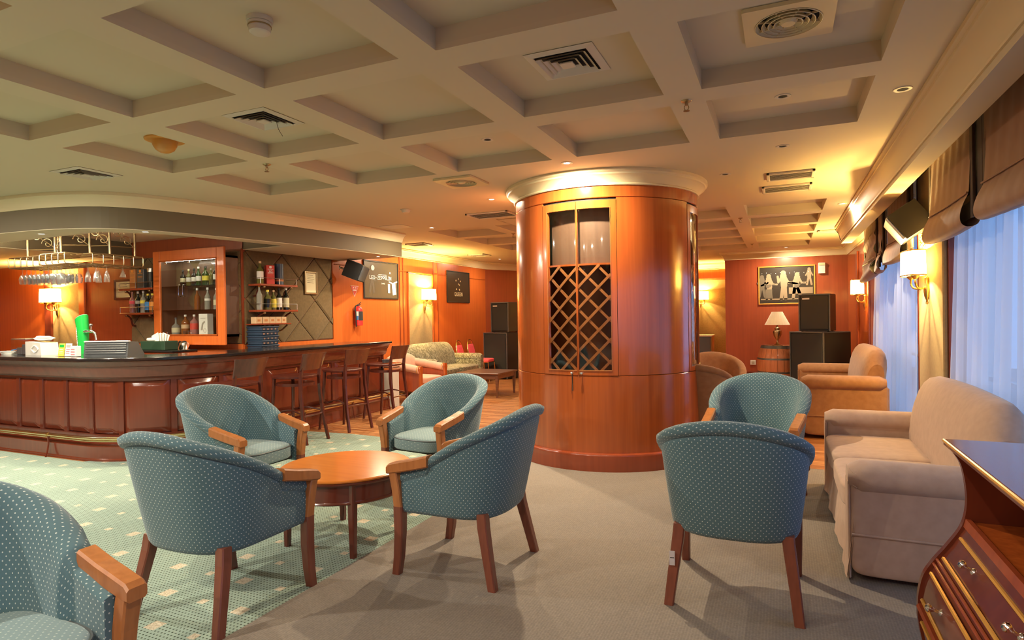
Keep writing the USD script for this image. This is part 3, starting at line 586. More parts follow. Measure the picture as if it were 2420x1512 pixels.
def seat_cushion(cloth_name, root, z0=0.40, z1=0.505, pale=None):
    def ring(k, z, n=40):
        a, f, b = 0.262*k, 0.275, 0.235; out = []
        for g in np.linspace(0, 2*PI, n, endpoint=False):
            c, s_ = math.cos(g), math.sin(g); e = 2/4.2
            x = a*np.sign(c)*abs(c)**e; y = (f if s_ > 0 else b)*k*np.sign(s_)*abs(s_)**e
            if s_ > 0.2: y += 0.012*(1-(x/a)**2)
            out.append((x, y+0.02, z))
        return out
    prof = [(0.2, z0), (0.96, z0), (1.0, z0+0.012), (1.0, z1-0.03), (0.992, z1-0.014), (0.965, z1-0.003), (0.9, z1+0.006), (0.7, z1+0.016), (0.4, z1+0.022), (0.1, z1+0.024), (0.0005, z1+0.0245)]
    P = np.array([ring(k, z) for k, z in prof]); P = np.concatenate([P, P[:, :1]], 1)
    m_ = grid(P); vn = m_.vertex_normals[len(prof)//2*41+3]
    c = m_.vertices[len(prof)//2*41+3]
    if np.dot(vn[:2], c[:2]) < 0: m_.faces = m_.faces[:, ::-1]
    uv = [(P[i, j, 0]+ (0.5 if i > 4 else 0), P[i, j, 1]) if i > 4 else (j*0.047, P[i, j, 2]) for i in range(P.shape[0]) for j in range(P.shape[1])]
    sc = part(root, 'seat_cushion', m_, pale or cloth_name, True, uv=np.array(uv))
    pp = np.array(ring(0.998, z1-0.012, 60)); part(sc, 'piping', tube(np.vstack([pp, pp[:1]]), 0.0045, 6), 'gunmetal' if pale else 'brown_wood', 40)
    part(root, 'seat_frame', cb(-0.25, 0.25, -0.22, 0.25, 0.378, 0.402, 0.006), 'vent_dark', False)
def tub_chair(label, loc, rotz, group, cloth_name='teal_cloth', name='tub_chair', woodm='arm_wood', legm='leg_wood', pale=None):
    t = thing(name, label, 'armchair', loc, rotz, group)
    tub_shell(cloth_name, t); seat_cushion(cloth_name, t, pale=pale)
    for s in (-1, 1):
        part(t, 'leg', post([(s*0.306, 0.302, 0.0, 0.023, 0.025), (s*0.306, 0.286, 0.10, 0.025, 0.027), (s*0.306, 0.275, 0.25, 0.028, 0.029), (s*0.307, 0.278, 0.40, 0.028, 0.029)]), legm, False)
        ar = part(t, 'arm', post([(s*0.307, 0.278, 0.40, 0.027, 0.028), (s*0.311, 0.284, 0.49, 0.029, 0.028), (s*0.314, 0.298, 0.58, 0.031, 0.028), (s*0.316, 0.306, 0.62, 0.032, 0.028)]), woodm, False)
        secs = [rect((s*(xx+0.012), yy, zz), (1, 0, 0), (0, 0, 1), 0.035, hh, 0.008) for yy, xx, zz, hh in ((0.340, 0.304, 0.612, 0.022), (0.322, 0.305, 0.620, 0.030), (0.25, 0.309, 0.636, 0.032), (0.16, 0.315, 0.656, 0.032), (0.055, 0.322, 0.684, 0.033))]
        part(ar, 'arm_rest', loft(secs), woodm, False)
        part(t, 'leg', post([(s*0.305, -0.318, 0.0, 0.024, 0.024), (s*0.288, -0.285, 0.15, 0.026, 0.026), (s*0.266, -0.248, 0.32, 0.029, 0.029), (s*0.258, -0.238, 0.40, 0.029, 0.029)]), legm, False)
    return t
G1 = 'teal dotted tub chairs round the oval table'
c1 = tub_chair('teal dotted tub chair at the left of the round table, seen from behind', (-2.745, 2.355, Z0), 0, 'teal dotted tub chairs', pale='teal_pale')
dup(c1, (-1.775, 3.275, Z0), 90, 'teal dotted tub chair right of the round table, its back to the column')
dup(c1, (-3.865, 3.50, Z0), -90, 'teal dotted tub chair beyond the table, its back to the curved bar corner')
dup(c1, (-2.745, 4.50, Z0), 171, 'teal dotted tub chair behind the round table, its seat facing the camera')
dup(c1, (-2.27, 0.99, Z0), -90, 'teal dotted tub chair cut off by the lower left corner')
dup(c1, (-0.245, 3.50, Z0), 0, 'teal dotted tub chair left of the beige sofa, seen squarely from behind')
dup(c1, (-0.20, 5.22, Z0), 172, 'teal dotted tub chair facing the camera behind the one beside the beige sofa')

# price tag on the back leg of the front right chair belongs to that leg: a small silver label
t = thing('round_table', 'round cherry coffee table with dark apron between the teal tub chairs', 'coffee table', (-2.735, 3.335, Z0))
part(t, 'tabletop', lathe([(0, 0.478), (0.43, 0.478), (0.438, 0.484), (0.438, 0.492), (0.430, 0.498), (0, 0.498)], 64), 'table_wood', 35)
part(t, 'edge_moulding', lathe([(0.40, 0.455), (0.425, 0.458), (0.433, 0.468), (0.433, 0.478), (0.40, 0.478)], 64), 'mahogany', 35)
part(t, 'apron', lathe([(0.37, 0.335), (0.402, 0.335), (0.408, 0.342), (0.402, 0.350), (0.398, 0.358), (0.398, 0.455), (0.37, 0.455)], 64), 'mahogany', 35)
for sx in (-1, 1):
    for sy in (-1, 1): part(t, 'leg', post([(sx*0.268, sy*0.278, 0, 0.018, 0.018), (sx*0.266, sy*0.276, 0.335, 0.024, 0.024), (sx*0.266, sy*0.276, 0.47, 0.024, 0.024)]), 'mahogany', False)

# ------------------------------------------------------------------ bar stools
def bar_stool(label, loc, rotz):
    t = thing('bar_stool', label, 'bar stool', loc, rotz, 'wooden bar stools along the bar')
    def dsh(z0, z1, r_, n=26):
        pts = []
        for g in np.linspace(0, 2*PI, n, endpoint=False):
            c, s_ = math.cos(g), math.sin(g); e = 2/2.8; pts.append((r_*np.sign(c)*abs(c)**e, r_*np.sign(s_)*abs(s_)**e))
        return loft([[(x*k, y*k, z) for x, y in pts] for k, z in ((0.95, z0), (1.0, z0+0.006), (1.0, z1-0.006), (0.96, z1), (0.5, z1-0.008))])
    part(t, 'seat', T(dsh(0.782, 0.815, 0.245), (0, 0.04, 0)), 'stool_wood', 35)
    part(t, 'seat_ring', [loft([[(x*k, y*k, z) for x, y in [(0.22*math.cos(g), 0.03+0.23*math.sin(g)) for g in np.linspace(0, 2*PI, 24, endpoint=False)]] for k, z in ((0.9, 0.69), (1.0, 0.69), (1.0, 0.725), (0.9, 0.725))])], 'stool_wood', 35)
    for s in (-1, 1):
        part(t, 'leg', tube([(s*0.215, 0.275, 0.0), (s*0.20, 0.245, 0.25), (s*0.18, 0.22, 0.55), (s*0.17, 0.21, 0.785)], [0.018, 0.020, 0.022, 0.022], 8), 'stool_wood', 40)
        part(t, 'leg', post([(s*0.205, -0.285, 0.0, 0.015, 0.018), (s*0.190, -0.225, 0.30, 0.016, 0.020), (s*0.178, -0.190, 0.60, 0.016, 0.022), (s*0.172, -0.185, 0.80, 0.016, 0.022), (s*0.170, -0.205, 0.92, 0.015, 0.018), (s*0.176, -0.245, 1.075, 0.013, 0.014)], 0.004), 'stool_wood', False)
    g = np.linspace(-1, 1, 11)
    back = lambda z, y, th: [[(0.205*q, y-0.035*(1-q*q)*1.0+0.012, z_) for q in g] for z_ in (z,)]
    secs = []
    for q in g:
        x = 0.195*q; dy = -0.045*(1-q*q)
        secs.append([(x, -0.203+dy, 0.885), (x, -0.186+dy, 0.885), (x*1.04, -0.225+dy, 1.0), (x*1.10, -0.245+dy*1.2, 1.075), (x*1.12, -0.252+dy*1.2, 1.085), (x*1.12, -0.272+dy*1.2, 1.085), (x*1.10, -0.266+dy*1.2, 1.07), (x*1.04, -0.243+dy, 1.0)])
    part(t, 'backrest', loft(secs), 'stool_wood', 35)
    part(t, 'stretcher', rod((-0.198, 0.242, 0.29), (0.198, 0.242, 0.29), 0.011), 'stool_wood', 40); part(t, 'stretcher', rod((-0.19, -0.22, 0.33), (0.19, -0.22, 0.33), 0.011), 'stool_wood', 40)
    for s in (-1, 1): part(t, 'stretcher', tube(bez([(s*0.195, 0.235, 0.36), (s*0.15, 0.0, 0.40), (s*0.188, -0.215, 0.36)], 6), 0.010, 6), 'stool_wood', 40)
    return t
s1 = bar_stool('dark wooden bar stool nearest the curve of the bar, half hidden by a tub chair', (-5.46, 4.84, Z0), 88)
dup(s1, (-5.46, 5.77, 0), 94, 'reddish wooden bar stool, second along the bar from the curve')
dup(s1, (-5.46, 6.66, 0), 82, 'dark wooden bar stool, third along the bar from the curve')
dup(s1, (-5.46, 7.62, 0), 90, 'dark wooden bar stool at the far straight end of the bar')
t = thing('leg_label', 'small silver paper label on the back leg of the tub chair by the sofa', 'label', (-0.245-0.288, 3.50-0.3155, 0.24), 8)
part(t, 'sheet', T(cb(-0.014, 0.014, -0.001, 0.001, -0.035, 0.035, 0.0005), rx=-12), 'silver_mesh', False); part(t, 'print', T(bx(-0.010, 0.010, -0.0016, -0.001, 0.0, 0.004), rx=-12), 'ink', False)

# ------------------------------------------------------------------ sofas (local: +y is the front, x along the length)
def sofa(label, loc, rotz, cloth_name, L=2.05, Dp=0.86, H=1.0, arm=0.64, name='sofa', skirt=True, cat='sofa', hump=True):
    t = thing(name, label, cat, loc, rotz)
    h = L/2; aw = 0.20; f = Dp/2
    part(t, 'base', soft(-h+0.03, h-0.03, -f+0.04, f-0.05, 0.05, 0.36, 10), cloth_name, 40)
    if skirt:
        n = 90; pts = []
        for q in np.linspace(0, 1, n):
            x = -h+0.02+q*(L-0.04); w_ = 0.006*math.sin(q*23)+0.003*math.sin(q*51+1)
            pts.append((x, w_))
        P = np.array([[(x, f-0.045+w_*k+0.02*k, z) for x, w_ in pts] for z, k in ((0.33, 0.0), (0.26, 0.4), (0.14, 1.0), (0.025, 1.6))])
        sk = grid(P); P2 = P.copy(); P2[:, :, 1] -= 0.01; b = grid(P2[:, ::-1]); part(t, 'skirt', [sk, b], cloth_name, 40)
    n_c = 2
    for i in range(n_c):
        w_ = (L-2*aw)/n_c; x0 = -h+aw+i*w_
        c = part(t, 'seat_cushion', soft(x0+0.004, x0+w_-0.004, -f+0.20, f-0.005, 0.335, 0.485, 7), cloth_name, 40)
    # back with a rounded hump
    secs = []
    for q in np.linspace(-1, 1, 25):
        x = q*(h-aw*0.55); top_ = H - 0.025*q*q - 0.16*max(0.0, (abs(q)-0.78)/0.22)**2.2; th = 0.135*(1-0.3*abs(q)**8)
        prof = []
        for g in np.linspace(0, 2*PI, 20, endpoint=False):
            c_, s_ = math.cos(g), math.sin(g); e = 2/2.5; zc = (0.34+top_)/2; zz = zc+(top_-0.34)/2*np.sign(s_)*abs(s_)**e
            yy = -f+0.185+th*np.sign(c_)*abs(c_)**e - 0.10*((zz-0.34)/(H-0.34))
            prof.append((x, yy, zz))
        secs.append(prof)
    part(t, 'back', loft(secs), cloth_name, 40)
    part(t, 'back_panel', cb(-h+0.06, h-0.06, -f, -f+0.07, 0.05, 0.62, 0.02), cloth_name, 30)
    for s in (-1, 1):
        xc = s*(h-aw/2)
        body = soft(xc-aw*0.42, xc+aw*0.42, -f+0.02, f-0.03, 0.04, arm-0.06, 12)
        am = part(t, 'arm', body, cloth_name, 40)
        # rolled top: cylinder with gathered front
        secs = []
        for q in np.linspace(0, 1, 14):
            y = -f+0.03+q*(Dp-0.05); k = 1.0-0.35*max(0, (q-0.93)/0.07)**2 - 0.35*max(0, (0.06-q)/0.06)**2; drop = 0.0
            r_ = 0.105*k; secs.append([(xc+s*0.012+r_*1.02*math.cos(g), y, arm-0.085+r_*0.86*math.sin(g)) for g in np.linspace(0, 2*PI, 20, endpoint=False)])
        part(am, 'arm_roll', loft(secs), cloth_name, 40)
        part(am, 'piping', tube(bez([(xc+s*0.088, f-0.035, 0.27), (xc+s*0.088, 0.0, 0.268), (xc+s*0.088, -f+0.03, 0.27)], 6), 0.007, 6), cloth_name, 40)
        for q in range(3): part(am, 'gather', tube(bez([(xc+s*(0.02+0.012*q), f-0.05-0.012*q, arm-0.02-0.035*q), (xc+s*0.06, f-0.03, arm-0.04-0.035*q), (xc+s*0.098, f-0.06, arm-0.06-0.035*q)], 4), 0.004, 5), cloth_name, 40)
        part(am, 'front_flap', cb(xc-aw*0.36, xc+aw*0.36, f-0.032, f-0.018, 0.02, arm-0.10, 0.005), cloth_name, 30)
    return t
sofa('beige two-seat sofa with rolled arms between the window and the carved desk', (0.74, 4.84, Z0), 90, 'tan_sofa', 2.12, 0.88, 1.0, 0.66)
sofa('brown velvet two-seat sofa in the far lounge, lamplit, near the speaker stack', (0.64, 8.95, 0.0), 90, 'brown_sofa', 2.0, 0.92, 1.06, 0.74)
sofa('green leaf-patterned sofa along the left wall under the lamp', (-6.38, 10.85, 0.0), -90, 'damask', 2.05, 0.90, 0.97, 0.70)

def club_chair(label, loc, rotz, cloth_name, frame):
    t = thing('club_chair', label, 'armchair', loc, rotz)
    part(t, 'seat_base', cb(-0.34, 0.34, -0.33, 0.33, 0.22, 0.36, 0.02), frame, False)
    part(t, 'seat_cushion', soft(-0.285, 0.285, -0.25, 0.38, 0.34, 0.47, 6), cloth_name, 40)
    secs = []
    for q in np.linspace(-1, 1, 17):
        x = 0.345*q; top_ = 0.86-0.07*abs(q)**3
        secs.append([(x, -0.33+0.09*math.cos(g)-0.05*((zz-0.3)/0.5), zz) for g in np.linspace(0, 2*PI, 16, endpoint=False) for zz in [(0.3+top_)/2+(top_-0.3)/2*np.sign(math.sin(g))*abs(math.sin(g))**0.6]])
    part(t, 'back', loft(secs), cloth_name, 40)
    for s in (-1, 1):
        x = s*0.36
        a = part(t, 'arm', cb(x-0.035, x+0.035, -0.36, 0.34, 0.22, 0.58, 0.015), cloth_name if frame != 'cherry' else 'cherry_dark', False)
        secs = []
        for q in np.linspace(0, 1, 10):
            y = -0.36+0.69*q; secs.append([(x+0.07*math.cos(g), y, 0.685-0.09*q+0.068*math.sin(g)) for g in np.linspace(0, 2*PI, 14, endpoint=False)])
        part(a, 'arm_roll', loft(secs), cloth_name, 40)
        part(a, 'piping', tube([(x+0.072*math.cos(g), 0.31, 0.598+0.07*math.sin(g)) for g in np.linspace(0, 2*PI, 16)], 0.006, 6), 'gold_trim', 40)
        part(t, 'front_post', post([(x, 0.345, 0.0, 0.022, 0.024), (x, 0.345, 0.22, 0.028, 0.028), (x, 0.345, 0.52, 0.03, 0.025), (x, 0.345, 0.62, 0.052, 0.02), (x, 0.345, 0.665, 0.036, 0.018)]), frame, False)
        part(t, 'leg', post([(x*0.9, -0.36, 0, 0.018, 0.018), (x*0.9, -0.32, 0.24, 0.024, 0.024)]), frame, False)
    return t
club_chair('pink upholstered club chair with reddish wooden front posts beyond the bar end', (-5.95, 9.22, 0.0), -95, 'pink_sofa', 'cherry')

# brown tub chairs of the far right lounge share the tub chair's form
c6 = tub_chair('brown velvet tub chair half hidden by the column, facing the camera', (-0.78, 8.15, 0.0), 195, None, 'brown_sofa', 'tub_chair', 'leg_wood', 'leg_wood')
dup(c6, (-0.86, 6.90, 0.0), 0, 'brown velvet tub chair beside the column, seen from behind')

# ------------------------------------------------------------------ carved desk at the lower right (front looks towards -x)
desk = thing('bombe_desk', 'dark red mahogany bureau with bulging drawer front and silver knobs at the right edge', 'desk', (0.0, 0.0, Z0))
DC = [(0.53, 0.0), (0.515, 0.10), (0.497, 0.18), (0.487, 0.25), (0.487, 0.32), (0.492, 0.37), (0.507, 0.43), (0.54, 0.49), (0.588, 0.56), (0.635, 0.64), (0.652, 0.72), (0.650, 0.80), (0.636, 0.88), (0.612, 0.925), (0.598, 0.945)]
cur = bez([(x, 0, z) for x, z in DC], 5)[:, [0, 2]]
Y0, Y1, XB = 1.05, 2.925, 1.22
sidep = Polygon(list(map(tuple, cur)) + [(XB, 0.945), (XB, 0.0)])
for y in (Y0, Y1-0.03): part(desk, 'side_panel', prism_y(sidep, y, y+0.03), 'mahogany', 35)
part(desk, 'top', [cb(0.585, XB+0.02, Y0-0.02, Y1+0.012, 0.945, 0.975, 0.008)], 'mahogany', False)
part(desk, 'top_edge', tube([(0.588, Y0-0.02, 0.968), (0.588, (Y0+Y1)/2, 0.968), (0.588, Y1+0.012, 0.968)], 0.007, 8), 'gold_trim', 40)
part(desk, 'shelf', cb(0.648, XB, Y0+0.03, Y1-0.03, 0.640, 0.662, 0.004), 'cherry', False, label='orange wooden shelf of the open compartment')
part(desk, 'shelf_edge', loft([[(0.640, y, 0.640), (0.665, y, 0.645), (0.665, y, 0.672), (0.648, y, 0.672)] for y in (Y0+0.03, Y1-0.03)]), 'cherry_dark', False)
part(desk, 'back_panel', bx(XB-0.02, XB, Y0, Y1, 0.0, 0.945), 'stool_wood', False)
def front(z0, z1, off, y0, y1, th=0.02):
    zz = np.linspace(z0, z1, 9); xs = np.interp(zz, cur[:, 1], cur[:, 0])
    poly = Polygon([(x+off, z) for x, z in zip(xs, zz)] + [(x+off+th, z) for x, z in zip(xs[::-1], zz[::-1])])
    return prism_y(poly, y0, y1)
part(desk, 'front_frame', [front(0.0, 0.645, 0.014, Y0+0.03, Y1-0.03)], 'mahogany', 35)
for z0, z1 in ((0.52, 0.605), (0.345, 0.455), (0.12, 0.255)):
    d = part(desk, 'drawer', front(z0+0.012, z1-0.008, 0.006, Y0+0.08, Y1-0.085), 'mahogany', 35)
    for z_ in (z0, z1):
        x_ = float(np.interp(z_, cur[:, 1], cur[:, 0])); part(d, 'gilt_bead', tube([(x_+0.005, Y0+0.06, z_), (x_+0.005, 2.0, z_), (x_+0.005, Y1-0.075, z_)], 0.0075, 6), 'gold_trim', 40)
    zm = (z0+z1)/2+0.01; x_ = float(np.interp(zm, cur[:, 1], cur[:, 0])); sl = float(np.interp(zm+0.02, cur[:, 1], cur[:, 0])-np.interp(zm-0.02, cur[:, 1], cur[:, 0]))/0.04
    for y in (2.60, 2.13, 1.5):
        k = lathe([(0, 0), (0.013, 0), (0.011, 0.004), (0.005, 0.008), (0.005, 0.02), (0.009, 0.026), (0.014, 0.034), (0.015, 0.041), (0.010, 0.048), (0, 0.050)], 16)
        part(d, 'knob', T(k, (x_+0.006, y, zm), ry=-90+math.degrees(math.atan(sl))), 'chrome', 30, label='silver turned knob')
for z_ in (0.480, 0.498, 0.30, 0.08):
    x_ = float(np.interp(z_, cur[:, 1], cur[:, 0])); part(desk, 'moulding', tube([(x_+0.008, Y0+0.03, z_), (x_+0.008, 2.0, z_), (x_+0.008, Y1-0.03, z_)], 0.006 if z_ > 0.4 else 0.014, 6), 'cherry_dark', 40)

# ------------------------------------------------------------------ loudspeakers
def pa_box(label, loc, rotz, w, d, h, badge=True, ridge=True, name='loudspeaker'):
    t = thing(name, label, 'loudspeaker', loc, rotz)
    part(t, 'cabinet', cb(-w/2, w/2, -d/2, d/2-0.02, 0.012, h, 0.012), 'black_plastic', False)
    part(t, 'grille', cb(-w/2+0.03, w/2-0.03, d/2-0.03, d/2, 0.04, h-0.03, 0.012), 'black_cloth', False)
    part(t, 'edge_trim', [cb(-w/2, w/2, d/2-0.03, d/2+0.002, h-0.02, h+0.003, 0.004), cb(-w/2, -w/2+0.02, d/2-0.03, d/2+0.002, 0.012, h, 0.004), cb(w/2-0.02, w/2, d/2-0.03, d/2+0.002, 0.012, h, 0.004)], 'gunmetal', False)
    if badge: part(t, 'badge', cb(w/2-0.20, w/2-0.07, d/2, d/2+0.004, h-0.10, h-0.07, 0.001), 'silver_mesh', False)
    for sx in (-1, 1):
        for sy in (-1, 1): part(t, 'foot', cyl(0.02, 0, 0.013, 10, (sx*(w/2-0.05), sy*(d/2-0.06))), 'black_plastic', 30)
    return t
LSx, LSy = -6.22, 13.42
pa_box('large black bass speaker on the floor in the left far corner', (LSx, LSy, 0), 168, 0.70, 0.60, 1.10, badge=False)
pa_box('black loudspeaker standing on the bass speaker in the left far corner', (LSx+0.08, LSy, 1.104), 168, 0.52, 0.46, 0.72)
pa_box('large black bass speaker on the floor in the right far corner behind the brown sofa', (0.66, 13.25, 0), 137, 0.78, 0.74, 1.10, badge=False)
pa_box('black loudspeaker standing on the bass speaker in the right far corner', (0.62, 13.20, 1.104), 163, 0.56, 0.44, 0.72)
def wall_speaker(label, loc, rotz, tilt, grille):
    t = thing('wall_speaker', label, 'loudspeaker', loc, rotz)
    body = Polygon([(-0.19, -0.15), (0.19, -0.15), (0.30, 0.14), (-0.30, 0.14)])
    m_ = T(prism(body, -0.14, 0.14), rx=tilt); part(t, 'cabinet', m_, 'black_plastic', False)
    part(t, 'grille', T(cb(-0.29, 0.29, 0.138, 0.165, -0.132, 0.132, 0.01), rx=tilt), grille, False)
    part(t, 'port_rib', [T(bx(-0.20+0.1*i, -0.17+0.1*i, -0.08, 0.10, 0.138, 0.146), rx=tilt) for i in range(5)], 'gunmetal', False)
    part(t, 'bracket', [rod((0, -0.1, 0), (0, -0.24, 0.06), 0.016), cyl(0.035, -0.01, 0.01, 12).apply_transform(trimesh.transformations.rotation_matrix(PI/2, (1, 0, 0), (0, 0, 0))).apply_translation((0, -0.25, 0.06))], 'steel', 30)
    return t
wall_speaker('black wedge loudspeaker high on the orange wall beside the grey poster', (-6.62, 8.38, 2.30), -62, -22, 'black_cloth')
wall_speaker('black wedge loudspeaker with silver grille under the window beam above the wall lamp', (1.16, 7.15, 2.37), 84, -36, 'silver_mesh')

# ------------------------------------------------------------------ far left lounge
t = thing('coffee_table', 'low square dark wooden coffee table beyond the column on the plank floor', 'coffee table', (-5.17, 10.45, 0))
part(t, 'top', cb(-0.44, 0.44, -0.44, 0.44, 0.425, 0.452), 'brown_wood', False)
part(t, 'apron', [cb(-0.40, 0.40, s*0.39-0.012, s*0.39+0.012, 0.34, 0.425) for s in (-1, 1)] + [cb(s*0.39-0.012, s*0.39+0.012, -0.40, 0.40, 0.34, 0.425) for s in (-1, 1)], 'brown_wood', False)
for sx in (-1, 1):
    for sy in (-1, 1): part(t, 'leg', post([(sx*0.385, sy*0.385, 0, 0.016, 0.016), (sx*0.385, sy*0.385, 0.34, 0.028, 0.028), (sx*0.385, sy*0.385, 0.42, 0.028, 0.028)]), 'brown_wood', False)
def banquet_chair(label, loc, rotz):
    t = thing('banquet_chair', label, 'chair', loc, rotz, 'pink banquet chairs')
    part(t, 'seat', soft(-0.215, 0.215, -0.22, 0.23, 0.44, 0.52, 6), 'pink_fabric', 40)
    oval = [(0.20*math.cos(g), 0.26*math.sin(g)) for g in np.linspace(0, 2*PI, 28, endpoint=False)]
    P = lambda x, v: (x, -0.235-0.10*(v+0.24)/0.5, 0.70+v)
    part(t, 'backrest', loft([[(P(x*k, v*k)[0], P(x*k, v*k)[1]+dy, P(x*k, v*k)[2]) for x, v in oval if v < 0.2] for k, dy in ((0.90, -0.015), (0.93, 0.0), (0.90, 0.018), (0.6, 0.026))]), 'pink_fabric', 40)
    part(t, 'back_frame', tube([P(x, v) for x, v in oval], 0.014, 8, closed=True), 'brass', 40)
    part(t, 'seat_frame', tube([(x, y, 0.435) for x, y in ((-0.21, -0.22), (0.21, -0.22), (0.21, 0.22), (-0.21, 0.22))], 0.013, 8, closed=True), 'brass', 40)
    for s in (-1, 1):
        part(t, 'leg', tube([(s*0.21, 0.21, 0.435), (s*0.215, 0.225, 0.2), (s*0.22, 0.235, 0)], 0.012, 8), 'brass', 40)
        part(t, 'leg', tube([(s*0.16, -0.24, 0.50), (s*0.19, -0.25, 0.3), (s*0.21, -0.33, 0)], 0.012, 8), 'brass', 40)
    return t
b1 = banquet_chair('pink banquet chair with gold frame, half hidden behind the green sofa arm', (-6.42, 12.20, 0), -82)
dup(b1, (-6.40, 12.70, 0), -84, 'pink banquet chair with gold frame next to the left bass speaker')
t = thing('side_table', 'small dark side table beside the left far speakers, partly behind the column', 'side table', (-5.35, 13.25, 0), 12)
part(t, 'top', cb(-0.27, 0.27, -0.27, 0.27, 0.62, 0.65), 'brown_wood', False); part(t, 'shelf', cb(-0.25, 0.25, -0.25, 0.25, 0.2, 0.22), 'brown_wood', False)
for sx in (-1, 1):
    for sy in (-1, 1): part(t, 'leg', post([(sx*0.24, sy*0.24, 0, 0.016, 0.016), (sx*0.24, sy*0.24, 0.62, 0.022, 0.022)]), 'brown_wood', False)
t = thing('cabinet', 'pale cabinet standing behind the far end of the bar', 'cabinet', (-6.07, 8.56, 0), 0)
part(t, 'body', cb(-0.20, 0.12, -0.09, 0.09, 0.0, 0.66), 'white_plastic', False); part(t, 'shelf', cb(-0.21, 0.13, -0.10, 0.10, 0.66, 0.68), 'brown_wood', False)
t = thing('ashtray', 'small dark round ashtray standing on the seat of the last bar stool', 'ashtray', (-5.52, 7.68, 0.815))
part(t, 'bowl', lathe([(0, 0), (0.05, 0), (0.06, 0.05), (0.052, 0.05), (0.045, 0.01), (0, 0.01)], 20), 'gunmetal', 30)

# ------------------------------------------------------------------ far right lounge
t = thing('wine_barrel', 'wooden wine barrel with dark hoops used as a lamp stand by the back wall', 'barrel', (-0.10, 14.0, 0))
prof = lambda z: 0.30+0.105*(1-((z-0.40)/0.42)**2)
n = 20
for k in range(n):
    a0, a1 = 2*PI*k/n+0.006, 2*PI*(k+1)/n-0.006; P = []
    for z in np.linspace(0.0, 0.79, 9):
        r_ = prof(z); P.append([(r_*math.cos(a), r_*math.sin(a), z) for a in (a0, (a0+a1)/2, a1)] + [((r_-0.02)*math.cos(a), (r_-0.02)*math.sin(a), z) for a in (a1, (a0+a1)/2, a0)])
    part(t, 'stave', loft(P), 'barrel_wood', 40)
part(t, 'head', cyl(0.29, 0.755, 0.775, 40), 'barrel_wood', 30)
part(t, 'inner_drum', lathe([(prof(z)-0.018, z) for z in np.linspace(0, 0.75, 9)], 40), 'stool_wood', 30)
for z0, z1 in ((0.03, 0.07), (0.22, 0.255), (0.50, 0.535), (0.735, 0.792)): part(t, 'hoop', lathe([(prof(z0)-0.005, z0), (prof(z0)+0.004, z0), (prof(z1)+0.004, z1), (prof(z1)-0.005, z1)], 48), 'gunmetal', 30)
t = thing('table_lamp', 'brass urn table lamp with pale pleated shade standing on the wine barrel', 'table lamp', (-0.10, 14.0, 0.775))
part(t, 'base', lathe([(0, 0), (0.10, 0), (0.10, 0.012), (0.06, 0.03), (0.025, 0.07), (0.018, 0.12), (0.03, 0.14), (0.075, 0.22), (0.088, 0.29), (0.08, 0.325), (0.045, 0.34), (0.055, 0.36), (0.05, 0.385), (0.02, 0.40), (0.012, 0.44), (0, 0.44)], 32), 'bronze', 40)
sh = []
for a in np.linspace(0, 2*PI, 72, endpoint=False):
    k = 1+0.012*math.cos(24*a); sh.append([(0.245*k*math.cos(a), 0.245*k*math.sin(a), 0.445), (0.17*k*math.cos(a), 0.17*k*math.sin(a), 0.59), (0.105*k*math.cos(a), 0.105*k*math.sin(a), 0.72), (0.10*k*math.cos(a), 0.10*k*math.sin(a), 0.72), (0.165*k*math.cos(a), 0.165*k*math.sin(a), 0.59), (0.24*k*math.cos(a), 0.24*k*math.sin(a), 0.445)])
part(t, 'shade', grid(np.array(sh), wrap_u=True, wrap_v=True), 'lampshade_cream', 40); part(t, 'harp', rod((0, 0, 0.42), (0, 0, 0.73), 0.006), 'brass', 30)
t = thing('wall_socket', 'white wall socket low on the dark red back wall left of the barrel', 'socket', (-0.62, 14.9, 0.35))
part(t, 'plate', cb(-0.06, 0.06, -0.015, 0, -0.055, 0.055, 0.005), 'white_plastic', False); part(t, 'insert', cb(-0.03, 0.03, -0.019, -0.012, -0.025, 0.025, 0.004), 'grey_ink', False)
t = thing('wall_box', 'cream plastic thermostat box high on the back wall right of the concert photo', 'thermostat', (0.80, 14.9, 2.43))
part(t, 'case', cb(-0.07, 0.07, -0.05, 0, -0.12, 0.12, 0.01), 'white_plastic', False); part(t, 'lid', cb(-0.065, 0.065, -0.06, -0.048, 0.06, 0.11, 0.006), 'cream_plastic', False)
t = thing('drinks_trolley', 'pale metal trolley with a white shelf behind the column by the far fabric panel', 'trolley', (-2.05, 17.2, 0))
part(t, 'top', cb(-0.35, 0.35, -0.3, 0.3, 0.86, 0.90), 'white_plastic', False); part(t, 'body', cb(-0.30, 0.30, -0.26, 0.26, 0.05, 0.86), 'gunmetal', False)
part(t, 'side', cb(0.30, 0.34, -0.28, 0.28, 0.05, 0.86), 'khaki_pad', False)

# ------------------------------------------------------------------ bottles and bar things
def bottle(label, loc, h, r, body, lab=None, cap='ink', lab_z=(0.18, 0.45), shoulder=0.62, neck=0.35, group=None, square=False):
    t = thing('bottle', label, 'bottle', loc, 0, group)
    prof = [(0, 0.0), (r*0.92, 0.0), (r, h*0.02), (r, h*(shoulder-0.06)), (r*0.93, h*(shoulder-0.01)), (r*(neck+0.18), h*(shoulder+0.09)), (r*neck, h*(shoulder+0.15)), (r*neck*0.92, h*0.93), (r*neck*1.1, h*0.935), (r*neck*1.1, h*0.955), (0, h*0.955)]
    part(t, 'body', lathe(prof, 4 if square else 18), body, 40)
    part(t, 'cap', lathe([(0, h*0.90), (r*neck*1.15, h*0.90), (r*neck*1.15, h*0.995), (r*neck*0.9, h), (0, h)], 14), cap, 40)
    if lab: part(t, 'label', lathe([(r*1.012, h*lab_z[0]), (r*1.012, h*lab_z[1])], 18), lab, 40)
    return t
